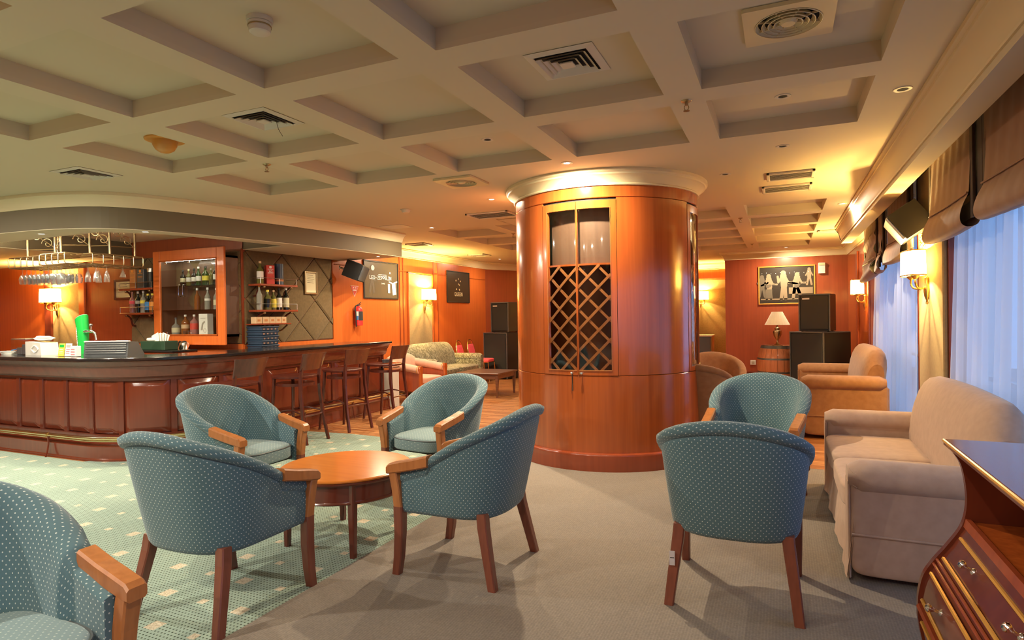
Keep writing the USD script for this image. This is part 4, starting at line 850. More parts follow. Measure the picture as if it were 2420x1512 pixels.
def carton(name, label, loc, w, d, h, m_, print_m='white_ink', rotz=0, lines=True, words=None, group=None):
    t = thing(name, label, 'box', loc, rotz, group)
    part(t, 'carton', cb(-w/2, w/2, -d/2, d/2, 0, h, 0.004), m_, False)
    if lines:
        part(t, 'print', [bx(-w*0.34, w*0.34, -d/2-0.002, -d/2, h*q, h*q+h*0.018) for q in (0.55, 0.60, 0.78)] + [cyl(w*0.16, 0, 0.002, 14).apply_transform(trimesh.transformations.rotation_matrix(PI/2, (1, 0, 0))).apply_translation((0, -d/2, h*0.9))], print_m, False)
    if words: part(t, 'lettering', T(text(words, min(w*0.22, 0.03), 0.002, True), (0, -d/2-0.002, h*0.68), rx=90), print_m, False)
    return t
# glass-fronted cabinet on the back wall (outer frame x -8.38..-6.95, z 1.16..2.51)
cab = thing('display_cabinet', 'orange framed glass display cabinet of bottles hanging on the bar back wall', 'cabinet')
CX0, CX1, CZ0, CZ1, CY = -8.38, -6.945, 1.16, 2.51, 6.00
part(cab, 'frame', [cb(CX0, CX0+0.14, CY, CY+0.035, CZ0, CZ1), cb(CX1-0.14, CX1, CY, CY+0.035, CZ0, CZ1), cb(CX0+0.14, CX1-0.14, CY+0.001, CY+0.034, CZ1-0.155, CZ1), cb(CX0+0.14, CX1-0.14, CY+0.001, CY+0.034, CZ0, CZ0+0.145)], 'orange_veneer', False)
part(cab, 'bead', [cb(CX1-0.155, CX1-0.138, CY-0.012, CY+0.01, CZ0+0.13, CZ1-0.14), cb(CX0+0.13, CX1-0.138, CY-0.012, CY+0.01, CZ0+0.13, CZ0+0.148), cb(CX0+0.13, CX1-0.138, CY-0.012, CY+0.01, CZ1-0.158, CZ1-0.14)], 'cherry', False)
part(cab, 'strip_lamp', cb(-8.2, -7.15, 6.06, 6.10, 2.358, 2.368, 0.003), 'strip_glow', False)
part(cab, 'case', [bx(-8.30, -7.0, 6.285, 6.30, 1.27, 2.40), bx(-8.30, -8.26, 6.035, 6.285, 1.27, 2.40), bx(-7.05, -7.0, 6.035, 6.285, 1.27, 2.40), bx(-8.30, -7.0, 6.035, 6.285, 2.37, 2.40), bx(-8.30, -7.0, 6.035, 6.285, 1.27, 1.305)], 'case_brown', False)
for z in (1.655, 2.0): part(cab, 'glass_shelf', bx(-8.26, -7.05, 6.05, 6.28, z-0.008, z), 'smoke_glass', False)
for k, (x0, x1) in enumerate(((-8.24, -7.77), (-7.765, -7.09))):
    d = part(cab, 'glass_door', bx(x0, x1, CY+0.012, CY+0.018, CZ0+0.15, CZ1-0.16), 'clear_glass', False)
    hx = x1-0.04 if k == 0 else x0+0.04
    part(d, 'handle', tube(bez([(hx, CY+0.012, 1.85), (hx, CY-0.025, 1.855), (hx, CY-0.03, 1.93), (hx, CY-0.025, 2.005), (hx, CY+0.012, 2.01)], 4), 0.006, 6), 'chrome', 40)
    for z in (CZ0+0.17, CZ1-0.18): part(d, 'hinge', cb(x0+0.1, x0+0.14, CY+0.004, CY+0.022, z-0.012, z+0.012, 0.003), 'chrome', False)
row = [(-7.93, 0.235, 0.037, 'glass_dark', 'cream_paper', 'ink', 'first'), (-7.81, 0.245, 0.034, 'glass_olive', 'paper', 'cream_paper', 'second'), (-7.70, 0.25, 0.036, 'glass_dark', 'paper', 'ink', 'third'), (-7.61, 0.27, 0.036, 'glass_green', 'white_ink', 'white_ink', 'fourth'),
       (-7.47, 0.27, 0.045, 'glass_green', 'yellow_label', 'ink', 'fifth'), (-7.36, 0.235, 0.030, 'glass_olive', None, 'grey_ink', 'sixth'), (-7.27, 0.30, 0.034, 'glass_dark', 'paper', 'navy', 'seventh')]
for x, h, r_, b, l_, c_, o in row: bottle(f'{o} bottle from the left on the top shelf of the glass cabinet', (x, 6.14, 2.0), h, r_, b, l_, c_, (0.25, 0.5))
bottle('tall amber spirit bottle with big white stopper on the middle cabinet shelf', (-7.62, 6.12, 1.655), 0.31, 0.040, 'glass_amber', None, 'white_ink')
bottle('clear bottle with white cap on the middle cabinet shelf', (-7.41, 6.12, 1.655), 0.31, 0.042, 'glass_grey', 'paper', 'white_ink', (0.4, 0.5))
bottle('pale bottle at the right end of the middle cabinet shelf', (-7.24, 6.12, 1.655), 0.30, 0.040, 'glass_grey', 'cream_paper', 'paper', (0.2, 0.45))
bottle('squat clear round bottle at the left of the bottom cabinet shelf', (-8.07, 6.12, 1.305), 0.245, 0.058, 'glass_grey', 'cream_paper', 'gunmetal', (0.12, 0.4), 0.52, 0.26)
bottle('square amber bottle on the bottom cabinet shelf', (-7.87, 6.12, 1.305), 0.285, 0.056, 'glass_amber', 'kraft', 'paper', (0.3, 0.5), 0.66, 0.28)
bottle('orange-red square bottle on the bottom cabinet shelf', (-7.69, 6.12, 1.305), 0.285, 0.056, 'glass_pink', 'red_label', 'paper', (0.25, 0.55), 0.66, 0.28)
t = thing('gift_box', 'white gift box with a grey picture on the bottom cabinet shelf', 'box', (-7.465, 6.13, 1.305))
part(t, 'carton', cb(-0.085, 0.085, -0.05, 0.05, 0, 0.29, 0.003), 'paper', False)
part(t, 'picture', [prism_y(Polygon([(-0.045, 0.06), (-0.02, 0.16), (0.03, 0.19), (0.045, 0.175), (0.005, 0.14), (-0.01, 0.06)]), -0.052, -0.05), prism_y(Point(0.035, 0.055).buffer(0.028).difference(Point(0.035, 0.055).buffer(0.023)), -0.052, -0.05), bx(-0.05, 0.05, -0.052, -0.05, 0.225, 0.23)], 'grey_ink', False)
for k, x in enumerate((-7.83, -7.74)):
    t = thing('shot_glass', ('left' if k == 0 else 'right') + ' small clear glass at the front of the bottom cabinet shelf', 'glass', (x, 6.075, 1.305)); part(t, 'bowl', lathe([(0, 0.003), (0.018, 0), (0.024, 0.055), (0.022, 0.055), (0.016, 0.008), (0, 0.008)], 16), 'wineglass', 40)

# two little wall shelves left of the cabinet
def bracket_shelf(label, x0, x1, y0, y1, z, axis, cat='shelf'):
    """shelf board with a low brass rail and two turned brackets; axis: the wall's normal"""
    t = thing('wall_shelf', label, cat)
    part(t, 'board', cb(x0, x1, y0, y1, z-0.03, z, 0.005), 'cherry_dark', False)
    zz = z+0.085; P = [(x0+0.01, y0+0.01), (x1-0.01, y0+0.01)] if axis == 'y' else [(x1-0.01, y0+0.01), (x1-0.01, y1-0.01)]
    back = [(x0+0.01, y1-0.02), (x1-0.01, y1-0.02)] if axis == 'y' else [(x0+0.02, y0+0.01), (x0+0.02, y1-0.01)]
    part(t, 'gallery_rail', [rod((*back[0], zz), (*P[0], zz), 0.004, 6), rod((*P[0], zz), (*P[1], zz), 0.004, 6), rod((*P[1], zz), (*back[1], zz), 0.004, 6)], 'steel', 40)
    for q in (0.0, 0.5, 1.0):
        x, y = P[0][0]+(P[1][0]-P[0][0])*q, P[0][1]+(P[1][1]-P[0][1])*q; part(t, 'rail_post', cyl(0.004, z, zz, 8, (x, y)), 'steel', 40)
    for q in (0.14, 0.86):
        if axis == 'y': x = x0+(x1-x0)*q; pts = [(x, y1, z-0.20), (x, y1-0.05, z-0.19), (x, y1-0.07, z-0.12), (x, (y0+y1)/2, z-0.07), (x, y0+0.04, z-0.035)]
        else: y = y0+(y1-y0)*q; pts = [(x0, y, z-0.17), (x0+0.05, y, z-0.16), (x0+0.07, y, z-0.11), ((x0+x1)/2, y, z-0.07), (x1-0.04, y, z-0.035)]
        part(t, 'bracket', tube(bez(pts, 5), 0.014, 8), 'stool_wood', 40)
        e = pts[-1]; part(t, 'bracket_knob', T(trimesh.creation.icosphere(2, 0.022), (e[0], e[1], e[2]-0.005)), 'bronze', 40)
    return t
bracket_shelf('upper wooden wall shelf with gift boxes left of the glass cabinet', -9.30, -8.55, 6.10, YB-0.03, 2.005, 'y')
bracket_shelf('lower wooden wall shelf with bottles left of the glass cabinet', -9.30, -8.55, 6.10, YB-0.03, 1.635, 'y')
carton('gift_box', 'copper coloured tall gift box on the upper shelf left of the cabinet', (-9.04, 6.20, 2.005), 0.13, 0.12, 0.29, 'copper_box', 'orange_label')
carton('gift_box', 'black gift box with orange print on the upper shelf left of the cabinet', (-8.86, 6.20, 2.005), 0.155, 0.12, 0.285, 'gunmetal', 'orange_label')
t = thing('gift_tube', 'dark metal gift tube beside the black gift box left of the cabinet', 'box', (-8.70, 6.20, 2.005)); part(t, 'tube', cyl(0.05, 0, 0.29, 20), 'black_plastic', 40); part(t, 'lid', cyl(0.052, 0.24, 0.295, 20), 'steel', 40)
for k, (x, h, r_, b, l_, c_, lab) in enumerate([(-9.12, 0.325, 0.042, 'glass_pink', 'pink_fabric', 'glass_pink', 'frosted pink'), (-8.99, 0.325, 0.042, 'glass_dark', 'grey_ink', 'paper', 'dark grey'), (-8.87, 0.335, 0.042, 'glass_grey', 'yellow_label', 'paper', 'yellow ringed grey'), (-8.765, 0.285, 0.045, 'glass_dark', 'blue_label', 'yellow_label', 'blue and white labelled'), (-8.665, 0.285, 0.045, 'glass_amber', 'orange_label', 'yellow_label', 'orange and white labelled')]):
    bottle(f'{lab} bottle on the lower shelf left of the cabinet', (x, 6.19, 1.635), h, r_, b, l_, c_, (0.42, 0.56) if k < 3 else (0.12, 0.55))
# two wall shelves on the quilted side wall
bracket_shelf('upper wooden wall shelf with gift boxes on the quilted wall', XW+0.01, -6.70, 6.40, 7.12, 2.01, 'x')
bracket_shelf('lower wooden wall shelf with five bottles on the quilted wall', XW+0.01, -6.70, 6.40, 7.12, 1.64, 'x')
bottle('whisky bottle with cork stopper on the upper shelf of the quilted wall', (-6.80, 6.49, 2.01), 0.325, 0.046, 'glass_olive', 'white_ink', 'kraft', (0.22, 0.55))
carton('gift_box', 'tall red gift box on the upper shelf of the quilted wall', (-6.80, 6.665, 2.01), 0.115, 0.10, 0.275, 'red_label', 'white_ink', 62, words='XO')
t = thing('gift_tube', 'tall navy gift tube on the upper shelf of the quilted wall', 'box', (-6.81, 6.86, 2.01)); part(t, 'tube', cyl(0.062, 0, 0.31, 24), 'navy', 40); part(t, 'band', lathe([(0.0625, 0.05), (0.0625, 0.08)], 24), 'copper_box', 40)
for x, y, h, r_, b, l_, c_, lab in [(-6.80, 6.47, 0.36, 0.040, 'glass_grey', None, 'orange_label', 'tall clear slender'), (-6.79, 6.61, 0.29, 0.052, 'glass_olive', 'glass_dark', 'yellow_label', 'squat gold-chevron'), (-6.79, 6.72, 0.29, 0.042, 'glass_olive', 'yellow_label', 'kraft', 'yellow labelled'), (-6.79, 6.83, 0.325, 0.040, 'glass_dark', 'white_ink', 'ink', 'dark wine'), (-6.79, 6.97, 0.33, 0.042, 'glass_dark', 'cream_paper', 'paper', 'white capped dark')]:
    bottle(f'{lab} bottle on the lower shelf of the quilted wall', (x, y, 1.64), h, r_, b, l_, c_, (0.12, 0.55))
brk = thing('plank_shelf', 'low dark plank shelf under the bottles, holding kraft boxes', 'shelf'); part(brk, 'board', cb(XW+0.01, -6.72, 6.34, 7.0, 1.425, 1.445), 'cherry_dark', False)
part(brk, 'bracket', [tube(bez([(XW+0.02, y, 1.33), (XW+0.08, y, 1.34), (-6.76, y, 1.415)], 4), 0.012, 8) for y in (6.71, 6.95)], 'bronze', 40)
for k, (y, w_) in enumerate(((6.40, 0.11), (6.53, 0.13), (6.655, 0.115), (6.765, 0.10), (6.87, 0.10))):
    t = thing('kraft_box', f'{["first", "second", "third", "fourth", "fifth"][k]} small kraft box from the left on the plank under the bottle shelves', 'box', (-6.79, y, 1.445), 0); part(t, 'carton', cb(-0.05, 0.05, -w_/2, w_/2, 0, 0.095, 0.003), 'kraft', False); part(t, 'stamp', bx(0.05, 0.0515, -w_*0.25, w_*0.2, 0.03, 0.06), 'copper_box', False)
# blue stacked trays on the dark counter (nearer than the wall)
for k in range(5):
    t = thing('glass_tray', ['lowest', 'second', 'third', 'fourth', 'topmost'][k] + ' blue plastic glass tray of the stack on the counter under the shelves', 'tray', (-6.765, 6.49, 1.08+0.0655*k), 4*((k*7) % 3-1)*0.3)
    part(t, 'body', [cb(-0.14, 0.14, -0.155, 0.155, 0.0, 0.056, 0.012)], 'tray_blue', False); part(t, 'rim', cb(-0.15, 0.15, -0.165, 0.165, 0.042, 0.0645, 0.008), 'navy', False)
    part(t, 'handle_slot', [bx(0.138, 0.142, -0.13+0.07*i, -0.10+0.07*i, 0.015, 0.035) for i in range(4)], 'steel', False)

def framed(name, label, cat, loc, rotz, w, h, frame_m, mount_m, fw=0.03, depth=0.025):
    """picture: hangs on a wall; local +y faces the room, x to the viewer's left"""
    t = thing(name, label, cat, loc, rotz)
    part(t, 'frame', [cb(-w/2, -w/2+fw, 0, depth, -h/2, h/2, 0.004), cb(w/2-fw, w/2, 0, depth, -h/2, h/2, 0.004), cb(-w/2+fw, w/2-fw, 0, depth-0.001, h/2-fw, h/2, 0.004), cb(-w/2+fw, w/2-fw, 0, depth-0.001, -h/2, -h/2+fw, 0.004)], frame_m, False)
    part(t, 'sheet', bx(-w/2+fw*0.5, w/2-fw*0.5, 0.002, 0.010, -h/2+fw*0.5, h/2-fw*0.5), mount_m, False)
    return t
def flat(poly, lay=0): return T(prism(poly, 0, 0.0012), (0, 0.010+0.0013*lay, 0), rx=90, rz=180)   # (x right, z up) print on a framed sheet
def wall_text(s, h, x, z, lay=0, bold=True):
    m_ = text(s, h, 0.0012, bold); return T(T(m_, (x, z, 0)), (0, 0.010+0.0013*lay, 0), rx=90, rz=180)
def lines(x0, x1, zs, h=0.006): return unary_union([sbox(x0, z, x1*(0.7+0.3*((i*7) % 3)/2), z+h) for i, z in enumerate(zs)])
t = framed('certificate', 'framed certificate in dark frame on the bar back wall left of the shelves', 'certificate', (-9.51, YB-0.002, 2.01), 180, 0.42, 0.32, 'stool_wood', 'cream_paper', 0.035); part(t, 'print', flat(lines(-0.12, 0.12, (0.07, 0.04, -0.0, -0.04), 0.008)), 'mid_ink', False)
t = framed('certificate', 'framed certificate in grey-brown frame on the quilted wall right of the shelves', 'certificate', (XW+0.006, 7.66, 2.08), -90, 0.29, 0.37, 'bronze', 'cream_paper', 0.03); part(t, 'print', flat(lines(-0.08, 0.08, (0.12, 0.09, 0.06, 0.03, 0.0), 0.005)), 'mid_ink', False)
def human(x, z, s, lean=0, arms=((0.3, -0.2), (-0.3, -0.2)), legs=0.12):
    """generic standing figure as a flat outline"""
    seg_ = lambda a, b, w: LineString([a, b]).buffer(w)
    g = [Point(0, 0.86).buffer(0.075), Point(0, 0.89).buffer(0.085), seg_((0, 0.78), (lean, 0.45), 0.105), seg_((lean-0.03, 0.45), (-legs, 0.0), 0.055), seg_((lean+0.03, 0.45), (legs, 0.0), 0.055)]
    for ax, az in arms: g.append(LineString([(0.08*np.sign(ax), 0.72), (0.16*np.sign(ax), 0.56), (ax*0.6, 0.62+az*0.5)]).buffer(0.035))
    return affinity.translate(affinity.scale(unary_union(g), s, s, origin=(0, 0)), x, z)
guitar = lambda x, z, s, a: affinity.translate(affinity.rotate(affinity.scale(unary_union([Point(0, 0).buffer(0.10), Point(0.10, 0).buffer(0.075), sbox(0.1, -0.014, 0.46, 0.014)]), s, s, origin=(0, 0)), a, origin=(0, 0)), x, z)
t = framed('poster', 'grey rock-concert poster in black frame beside the wedge loudspeaker, lettered LED ZEPPELIN', 'poster', (XW+0.002, 9.56, 2.21), -90, 1.09, 0.71, 'black_plastic', 'poster_olive', 0.025)
part(t, 'print', [flat(human(-0.30, -0.22, 0.50, 0.03, ((0.5, 0.1), (-0.35, -0.1)))), flat(guitar(-0.22, 0.02, 0.5, 20), 1)], 'mid_ink', False)
part(t, 'print_light', flat(Point(-0.27, 0.22).buffer(0.05), 2), 'white_ink', False); part(t, 'print_light', flat(sbox(-0.10, 0.10, 0.16, 0.108), 2), 'white_ink', False)
part(t, 'print_light', [flat(unary_union([sbox(0.20, -0.24, 0.27, -0.06), affinity.rotate(sbox(0.34, -0.27, 0.46, -0.05), 8), LineString([(0.24, -0.02), (0.36, -0.05), (0.50, -0.01)]).buffer(0.013), Point(0.27, 0.15).buffer(0.02)]), 2)], 'white_ink', False)
part(t, 'lettering', [wall_text('LED-ZEPPELIN', 0.068, -0.03, 0.045, 3), wall_text('BAND', 0.03, 0.05, -0.06, 3, False)], 'white_ink', False)
t = framed('poster', 'black poster lettered QUEEN on the orange wall right of the wall lamp', 'poster', (XW+0.002, 12.56, 2.19), -90, 1.08, 0.73, 'black_plastic', 'poster_dark', 0.02)
part(t, 'print', [flat(unary_union([affinity.rotate(affinity.scale(Point(x, z).buffer(0.02), sx, 1.0), a) for x, z, sx, a in ((-0.11, 0.15, 0.7, 15), (0.0, 0.19, 0.6, 0), (0.10, 0.14, 0.7, -15), (0.0, 0.07, 0.6, 0), (0.05, 0.05, 0.6, 20), (-0.09, -0.05, 0.8, 30), (0.05, -0.06, 0.8, -30)) for sx in (sx*1.6,)]))], 'cream_paper', False)
part(t, 'lettering', wall_text('QUEEN', 0.085, 0.0, -0.17, 1), 'cream_paper', False)
t = framed('poster', 'large framed sepia concert photo of a band on the dark red back wall', 'picture', (0.09, 14.898, 2.09), 180, 1.16, 0.86, 'gold_trim', 'poster_dark', 0.028)
figs = [human(-0.36, -0.29, 0.56, 0.02, ((0.5, -0.15), (-0.45, -0.2)), 0.08), human(-0.06, -0.30, 0.64, 0.02, ((0.75, -0.25), (-0.3, 0.3)), 0.07), human(0.22, -0.29, 0.58, -0.05, ((0.5, -0.1), (-0.5, -0.1)), 0.14)]
part(t, 'print', [flat(f) for f in figs] + [flat(sbox(-0.53, -0.325, 0.53, -0.30)), flat(sbox(0.05, -0.20, 0.53, -0.06)), flat(human(0.46, 0.0, 0.38))], 'sepia_ink', False)
for f_ in (flat(guitar(-0.38, -0.02, 0.42, 18), 1), flat(guitar(0.20, -0.03, 0.42, 25), 1), flat(sbox(-0.43, -0.29, -0.29, -0.09), 2), flat(human(-0.50, -0.25, 0.5, 0, ((0.4, 0), (-0.3, 0))), 0)): part(t, 'print_dark', f_, 'mid_ink', False)
part(t, 'stage_light', [flat(Point(-0.5+0.095*i, 0.27+0.012*math.sin(i*2)).buffer(0.007), 1) for i in range(11)], 'white_ink', False)
# fire extinguisher with sign
t = thing('fire_extinguisher', 'red fire extinguisher with black hose hanging on the orange wall', 'fire extinguisher', (XW+0.085, 8.77, 1.37))
part(t, 'cylinder', lathe([(0, 0), (0.068, 0), (0.072, 0.01), (0.072, 0.27), (0.06, 0.31), (0.03, 0.335), (0.022, 0.35), (0, 0.35)], 24), 'red_paint', 40)
part(t, 'label', lathe([(0.0735, 0.09), (0.0735, 0.25)], 10, (0, 0, 0), -0.9, 1.0), 'ink', 40)
part(t, 'label', lathe([(0.0735, 0.10), (0.0735, 0.25)], 6, (0, 0, 0), -1.7, -0.95), 'white_ink', 40); part(t, 'label', lathe([(0.074, 0.10), (0.074, 0.17)], 6, (0, 0, 0), -1.7, -0.95), 'blue_label', 40)
part(t, 'valve', [cb(-0.02, 0.02, -0.02, 0.02, 0.345, 0.375), rod((0, 0, 0.375), (0.075, -0.03, 0.41), 0.007), rod((0, 0, 0.36), (0.07, -0.03, 0.375), 0.007)], 'gunmetal', 40)
part(t, 'hose', tube(bez([(0, -0.02, 0.36), (0.0, -0.09, 0.33), (0.02, -0.105, 0.2), (0.02, -0.10, 0.05), (0.02, -0.095, -0.02)], 6), 0.012, 8), 'black_plastic', 40)
part(t, 'wall_hook', cb(-0.088, -0.055, -0.03, 0.03, 0.26, 0.33, 0.004), 'steel', False)
t = thing('fire_sign', 'small red triangular fire point sign above the extinguisher', 'sign', (XW+0.002, 8.77, 1.99), -90)
part(t, 'plate', flat(Polygon([(-0.11, 0.085), (0.11, 0.085), (0.0, -0.11)]), -7), 'white_ink', False); part(t, 'face', flat(Polygon([(-0.10, 0.078), (0.10, 0.078), (0.0, -0.097)]), -6), 'red_label', False)
part(t, 'print', [flat(unary_union([sbox(-0.045, 0.04, -0.015, 0.06), sbox(0.015, 0.04, 0.045, 0.06), sbox(-0.045, 0.0, 0.045, 0.018)]), -5)], 'white_ink', False)

# things standing on the bar top
ZT = 1.115
t = thing('card_terminal', 'clear and grey plastic money terminal at the left end of the bar top', 'till', (-8.35, 4.42, ZT))
part(t, 'body', prism_y(Polygon([(-0.02, 0), (0.30, 0), (0.27, 0.15), (-0.02, 0.165)]), -0.08, 0.12), 'white_plastic', False); part(t, 'clear_box', cb(-0.32, -0.022, -0.08, 0.12, 0.004, 0.19, 0.006), 'clear_glass', False)
part(t, 'lid', cb(-0.32, -0.02, -0.08, 0.12, 0.19, 0.20, 0.003), 'steel', False); part(t, 'mechanism', [cb(-0.26, -0.16, -0.05, 0.10, 0.004, 0.09), cb(-0.15, -0.04, -0.05, 0.10, 0.004, 0.13)], 'gunmetal', False); part(t, 'emblem', [tube(bez([(0.10, -0.083, 0.075), (0.17, -0.083, 0.115), (0.24, -0.083, 0.075), (0.17, -0.083, 0.035), (0.10, -0.083, 0.075)], 6), 0.006, 6)], 'paper', 40)
t = thing('napkin', 'crumpled white cloth lying on the money terminal', 'cloth', (-8.22, 4.46, ZT+0.168)); v = trimesh.creation.icosphere(3, 1.0); q = v.vertices*[0.15, 0.07, 0.03]; q = q*(0.8+0.5*meshkit.noise(v.vertices*2.2, 3)[:, None]); part(t, 'cloth', trimesh.Trimesh(q - [0, 0, q[:, 2].min()], v.faces, process=False), 'paper', True)
for k, (x, m_, l_) in enumerate(((-7.60, 'olive_paint', 'green and cream menu stand'), (-7.475, 'paper', 'white menu stand with pink corner'))):
    t = thing('menu_stand', l_ + ' in clear plastic on the bar top', 'menu stand', (x, 4.30, ZT)); part(t, 'sheet', T(cb(-0.055, 0.055, -0.003, 0.003, 0.0, 0.145, 0.001), (0, 0, 0.004), rx=-8), 'yellow_label' if k == 0 else 'paper', False, label='olive green card' if k == 0 else None)
    part(t, 'print', T(bx(-0.04, 0.04, -0.0045, -0.0032, 0.10, 0.13), (0, 0, 0.004), rx=-8), 'green_paint' if k == 0 else 'grey_ink', False); part(t, 'foot', cb(-0.058, 0.058, -0.03, 0.035, 0, 0.004, 0.001), 'clear_glass', False)
    part(t, 'text_lines', T(trimesh.util.concatenate([bx(-0.035, 0.03, -0.0045, -0.0032, z, z+0.006) for z in (0.03, 0.05, 0.07)]), (0, 0, 0.004), rx=-8), 'white_ink' if k == 0 else 'pink_fabric', False)
t = thing('paper_roll', 'small stack of pink printed leaflets beside the till', 'leaflets', (-7.34, 4.31, ZT)); part(t, 'sheets', [cb(-0.055, 0.05, -0.03, 0.03, 0.0, 0.12, 0.006)], 'paper', False); part(t, 'print', [bx(-0.04, 0.03, -0.032, -0.030, 0.03*i+0.02, 0.03*i+0.028) for i in range(3)], 'pink_fabric', False)
t = thing('cash_register', 'dark grey slatted till screen seen from behind on the bar top', 'till', (-7.08, 4.58, ZT), 18)
part(t, 'body', prism_x(Polygon([(-0.14, 0.0), (0.14, 0.0), (0.03, 0.155), (-0.10, 0.165), (-0.12, 0.15)]), -0.27, 0.27), 'gunmetal', False)
part(t, 'louvre', [T(cb(-0.25, 0.25, -0.006, 0.006, -0.010, 0.010, 0.003), (0, -0.137+0.006*i*0.5, 0.03+0.026*i)) for i in range(5)], 'gunmetal', False); part(t, 'top_edge', cb(-0.275, 0.275, -0.13, -0.09, 0.155, 0.172, 0.004), 'silver_mesh', False)
t = thing('beer_tower', 'green beer tap tower lettered Heineken with chrome tap on the bar top', 'beer tap', (-7.93, 4.75, ZT))
twr = lambda q: (0.062+0.014*q**1.5, 0.42*q)
secs = []
for q in np.linspace(0, 1, 12):
    r_, z = twr(q); tl = 0.06*q if q > 0.999 else 0
    secs.append([(r_*math.cos(a)-0.05*q**2*0.6, r_*0.9*math.sin(a), z + (0.045*math.cos(a)*q**8 + 0.02*q**8)) for a in np.linspace(0, 2*PI, 28, endpoint=False)])
part(t, 'tower', loft(secs, caps=True), 'green_paint', 40)
S_ = np.array(secs[-1]); c_ = S_.mean(0); part(t, 'top_badge', loft([[tuple(c_+(p-c_)*k+[0, 0, dz]) for p in S_] for k, dz in ((0.95, 0.0), (0.95, 0.006), (0.5, 0.009))]), 'silver_mesh', 40); part(t, 'badge_star', loft([[tuple(c_+(S_[(i*4) % 28]-c_)*(0.42 if i % 2 else 0.18)*k+[0, 0, 0.011+dz]) for i in range(7)] for k, dz in ((1, 0), (1, 0.003))]), 'red_paint', False)
lt = text('Heineken', 0.036, 0.003, True); vv = lt.vertices.copy()
a_ = -PI/2-0.55 - vv[:, 1]/0.066; rr_ = 0.0655+vv[:, 2]*0.8+0.010*((vv[:, 0]+0.19)/0.4); lt.vertices = np.stack([rr_*np.cos(-PI/2-0.45-vv[:, 1]/0.066*1.0)-0.022*((vv[:, 0]+0.19)/0.38)**2, rr_*0.92*np.sin(-PI/2-0.45-vv[:, 1]/0.066*1.0), 0.20+vv[:, 0]*1.15], 1)
part(t, 'lettering', lt, 'white_ink', False)
part(t, 'tap', [tube(bez([(0.03, -0.01, 0.27), (0.12, -0.01, 0.275), (0.20, -0.01, 0.27), (0.245, -0.01, 0.24), (0.26, -0.01, 0.17)], 6), [0.026]*6+[0.022]*6+[0.016]*6+[0.012]*7, 12), rod((0.16, -0.01, 0.28), (0.165, -0.01, 0.34), 0.009), T(trimesh.creation.icosphere(2, 0.020), (0.165, -0.01, 0.352))], 'chrome', 40)
part(t, 'star', loft([[(0.245+0.030*(1 if i % 2 == 0 else 0.42)*math.sin(i*PI/5), -0.02+dy, 0.135+0.030*(1 if i % 2 == 0 else 0.42)*math.cos(i*PI/5)) for i in range(10)] for dy in (0, 0.006)]), 'red_paint', False); part(t, 'star_stem', rod((0.245, -0.012, 0.165), (0.252, -0.012, 0.185), 0.004), 'chrome', 40)
t = thing('tissue_box', 'dark green napkin box with white napkins behind the till', 'box', (-7.72, 5.60, 1.115), 0); part(t, 'body', cb(-0.24, 0.24, -0.1, 0.1, 0, 0.12, 0.006), 'dark_green', False)
part(t, 'napkin', [T(cb(-0.07, 0.07, -0.004, 0.004, 0.0, 0.12, 0.002), (-0.02+0.012*i, -0.03+0.02*i, 0.10), ry=-20+9*i, rx=-6) for i in range(5)] + [soft(-0.22, -0.02, -0.05, 0.05, 0.115, 0.165, 3)], 'paper', False)
st = thing('low_cabinet', 'low service cabinet inside the bar carrying the napkin box', 'cabinet', (-7.75, 5.6, 0)); part(st, 'body', cb(-0.5, 0.5, -0.16, 0.2, 0, 1.09), 'cherry_dark', False); part(st, 'worktop', cb(-0.52, 0.52, -0.18, 0.2, 1.09, 1.115), 'stone_top', False)
t = thing('kettle', 'steel kettle with black handle on the counter under the glass cabinet', 'kettle', (-7.62, 5.90, 1.09)); part(t, 'body', lathe([(0, 0), (0.075, 0), (0.08, 0.02), (0.06, 0.10), (0.045, 0.115), (0, 0.12)], 24), 'chrome', 40); part(t, 'handle', tube(bez([(-0.05, 0, 0.11), (-0.10, 0, 0.12), (-0.11, 0, 0.05), (-0.075, 0, 0.02)], 5), 0.011, 8), 'black_plastic', 40); part(t, 'lid', lathe([(0, 0.115), (0.04, 0.115), (0.02, 0.13), (0, 0.135)], 16), 'black_plastic', 40)
t = thing('bar_tidy', 'white paper clutter at the left edge of the bar top', 'papers', (-8.80, 4.42, ZT)); part(t, 'sheets', [T(cb(-0.10, 0.10, -0.07, 0.07, 0.012*i, 0.012*i+0.009, 0.002), rz=8*i) for i in range(4)], 'paper', False); part(t, 'pen', rod((0.02, -0.02, 0.052), (0.12, 0.02, 0.075), 0.006), 'blue_label', 40)

# ------------------------------------------------------------------ hanging glass rack
rk = thing('glass_rack', 'bronze hanging glass rack with scrollwork posts above the curved bar', 'glass rack')
def rack_bay(x0, x1, y0, y1, along_x, nw):
    wires = []; zt, zb = 2.345, 2.215
    lo, hi = (x0, x1) if along_x else (y0, y1)
    for q in np.linspace(lo, hi, nw):
        if along_x: pts = [(q, y1, zb), (q, y0, zb), (q, y0-0.012, zb+0.02), (q, y0-0.012, zt-0.02), (q, y0, zt), (q, y1, zt)]
        else: pts = [(x0, q, zb), (x1, q, zb), (x1+0.012, q, zb+0.02), (x1+0.012, q, zt-0.02), (x1, q, zt), (x0, q, zt)]
        wires.append(tube(pts, 0.0065, 6))
    part(rk, 'wire_bay', wires, 'bronze', 40)
    e = [(x0, y0), (x1, y0), (x1, y1), (x0, y1)]
    for z in (zb, zt): part(rk, 'ring_bar', tube([(*p, z) for p in e], 0.008, 6, closed=True), 'bronze', 40)
for y in (4.68, 4.78, 4.88):
    for s in (-1, 1): part(rk, 'hanger_rail', rod((-9.17, y+0.022*s, 2.2155), (-7.70, y+0.022*s, 2.2155), 0.0035, 6), 'bronze', 40)
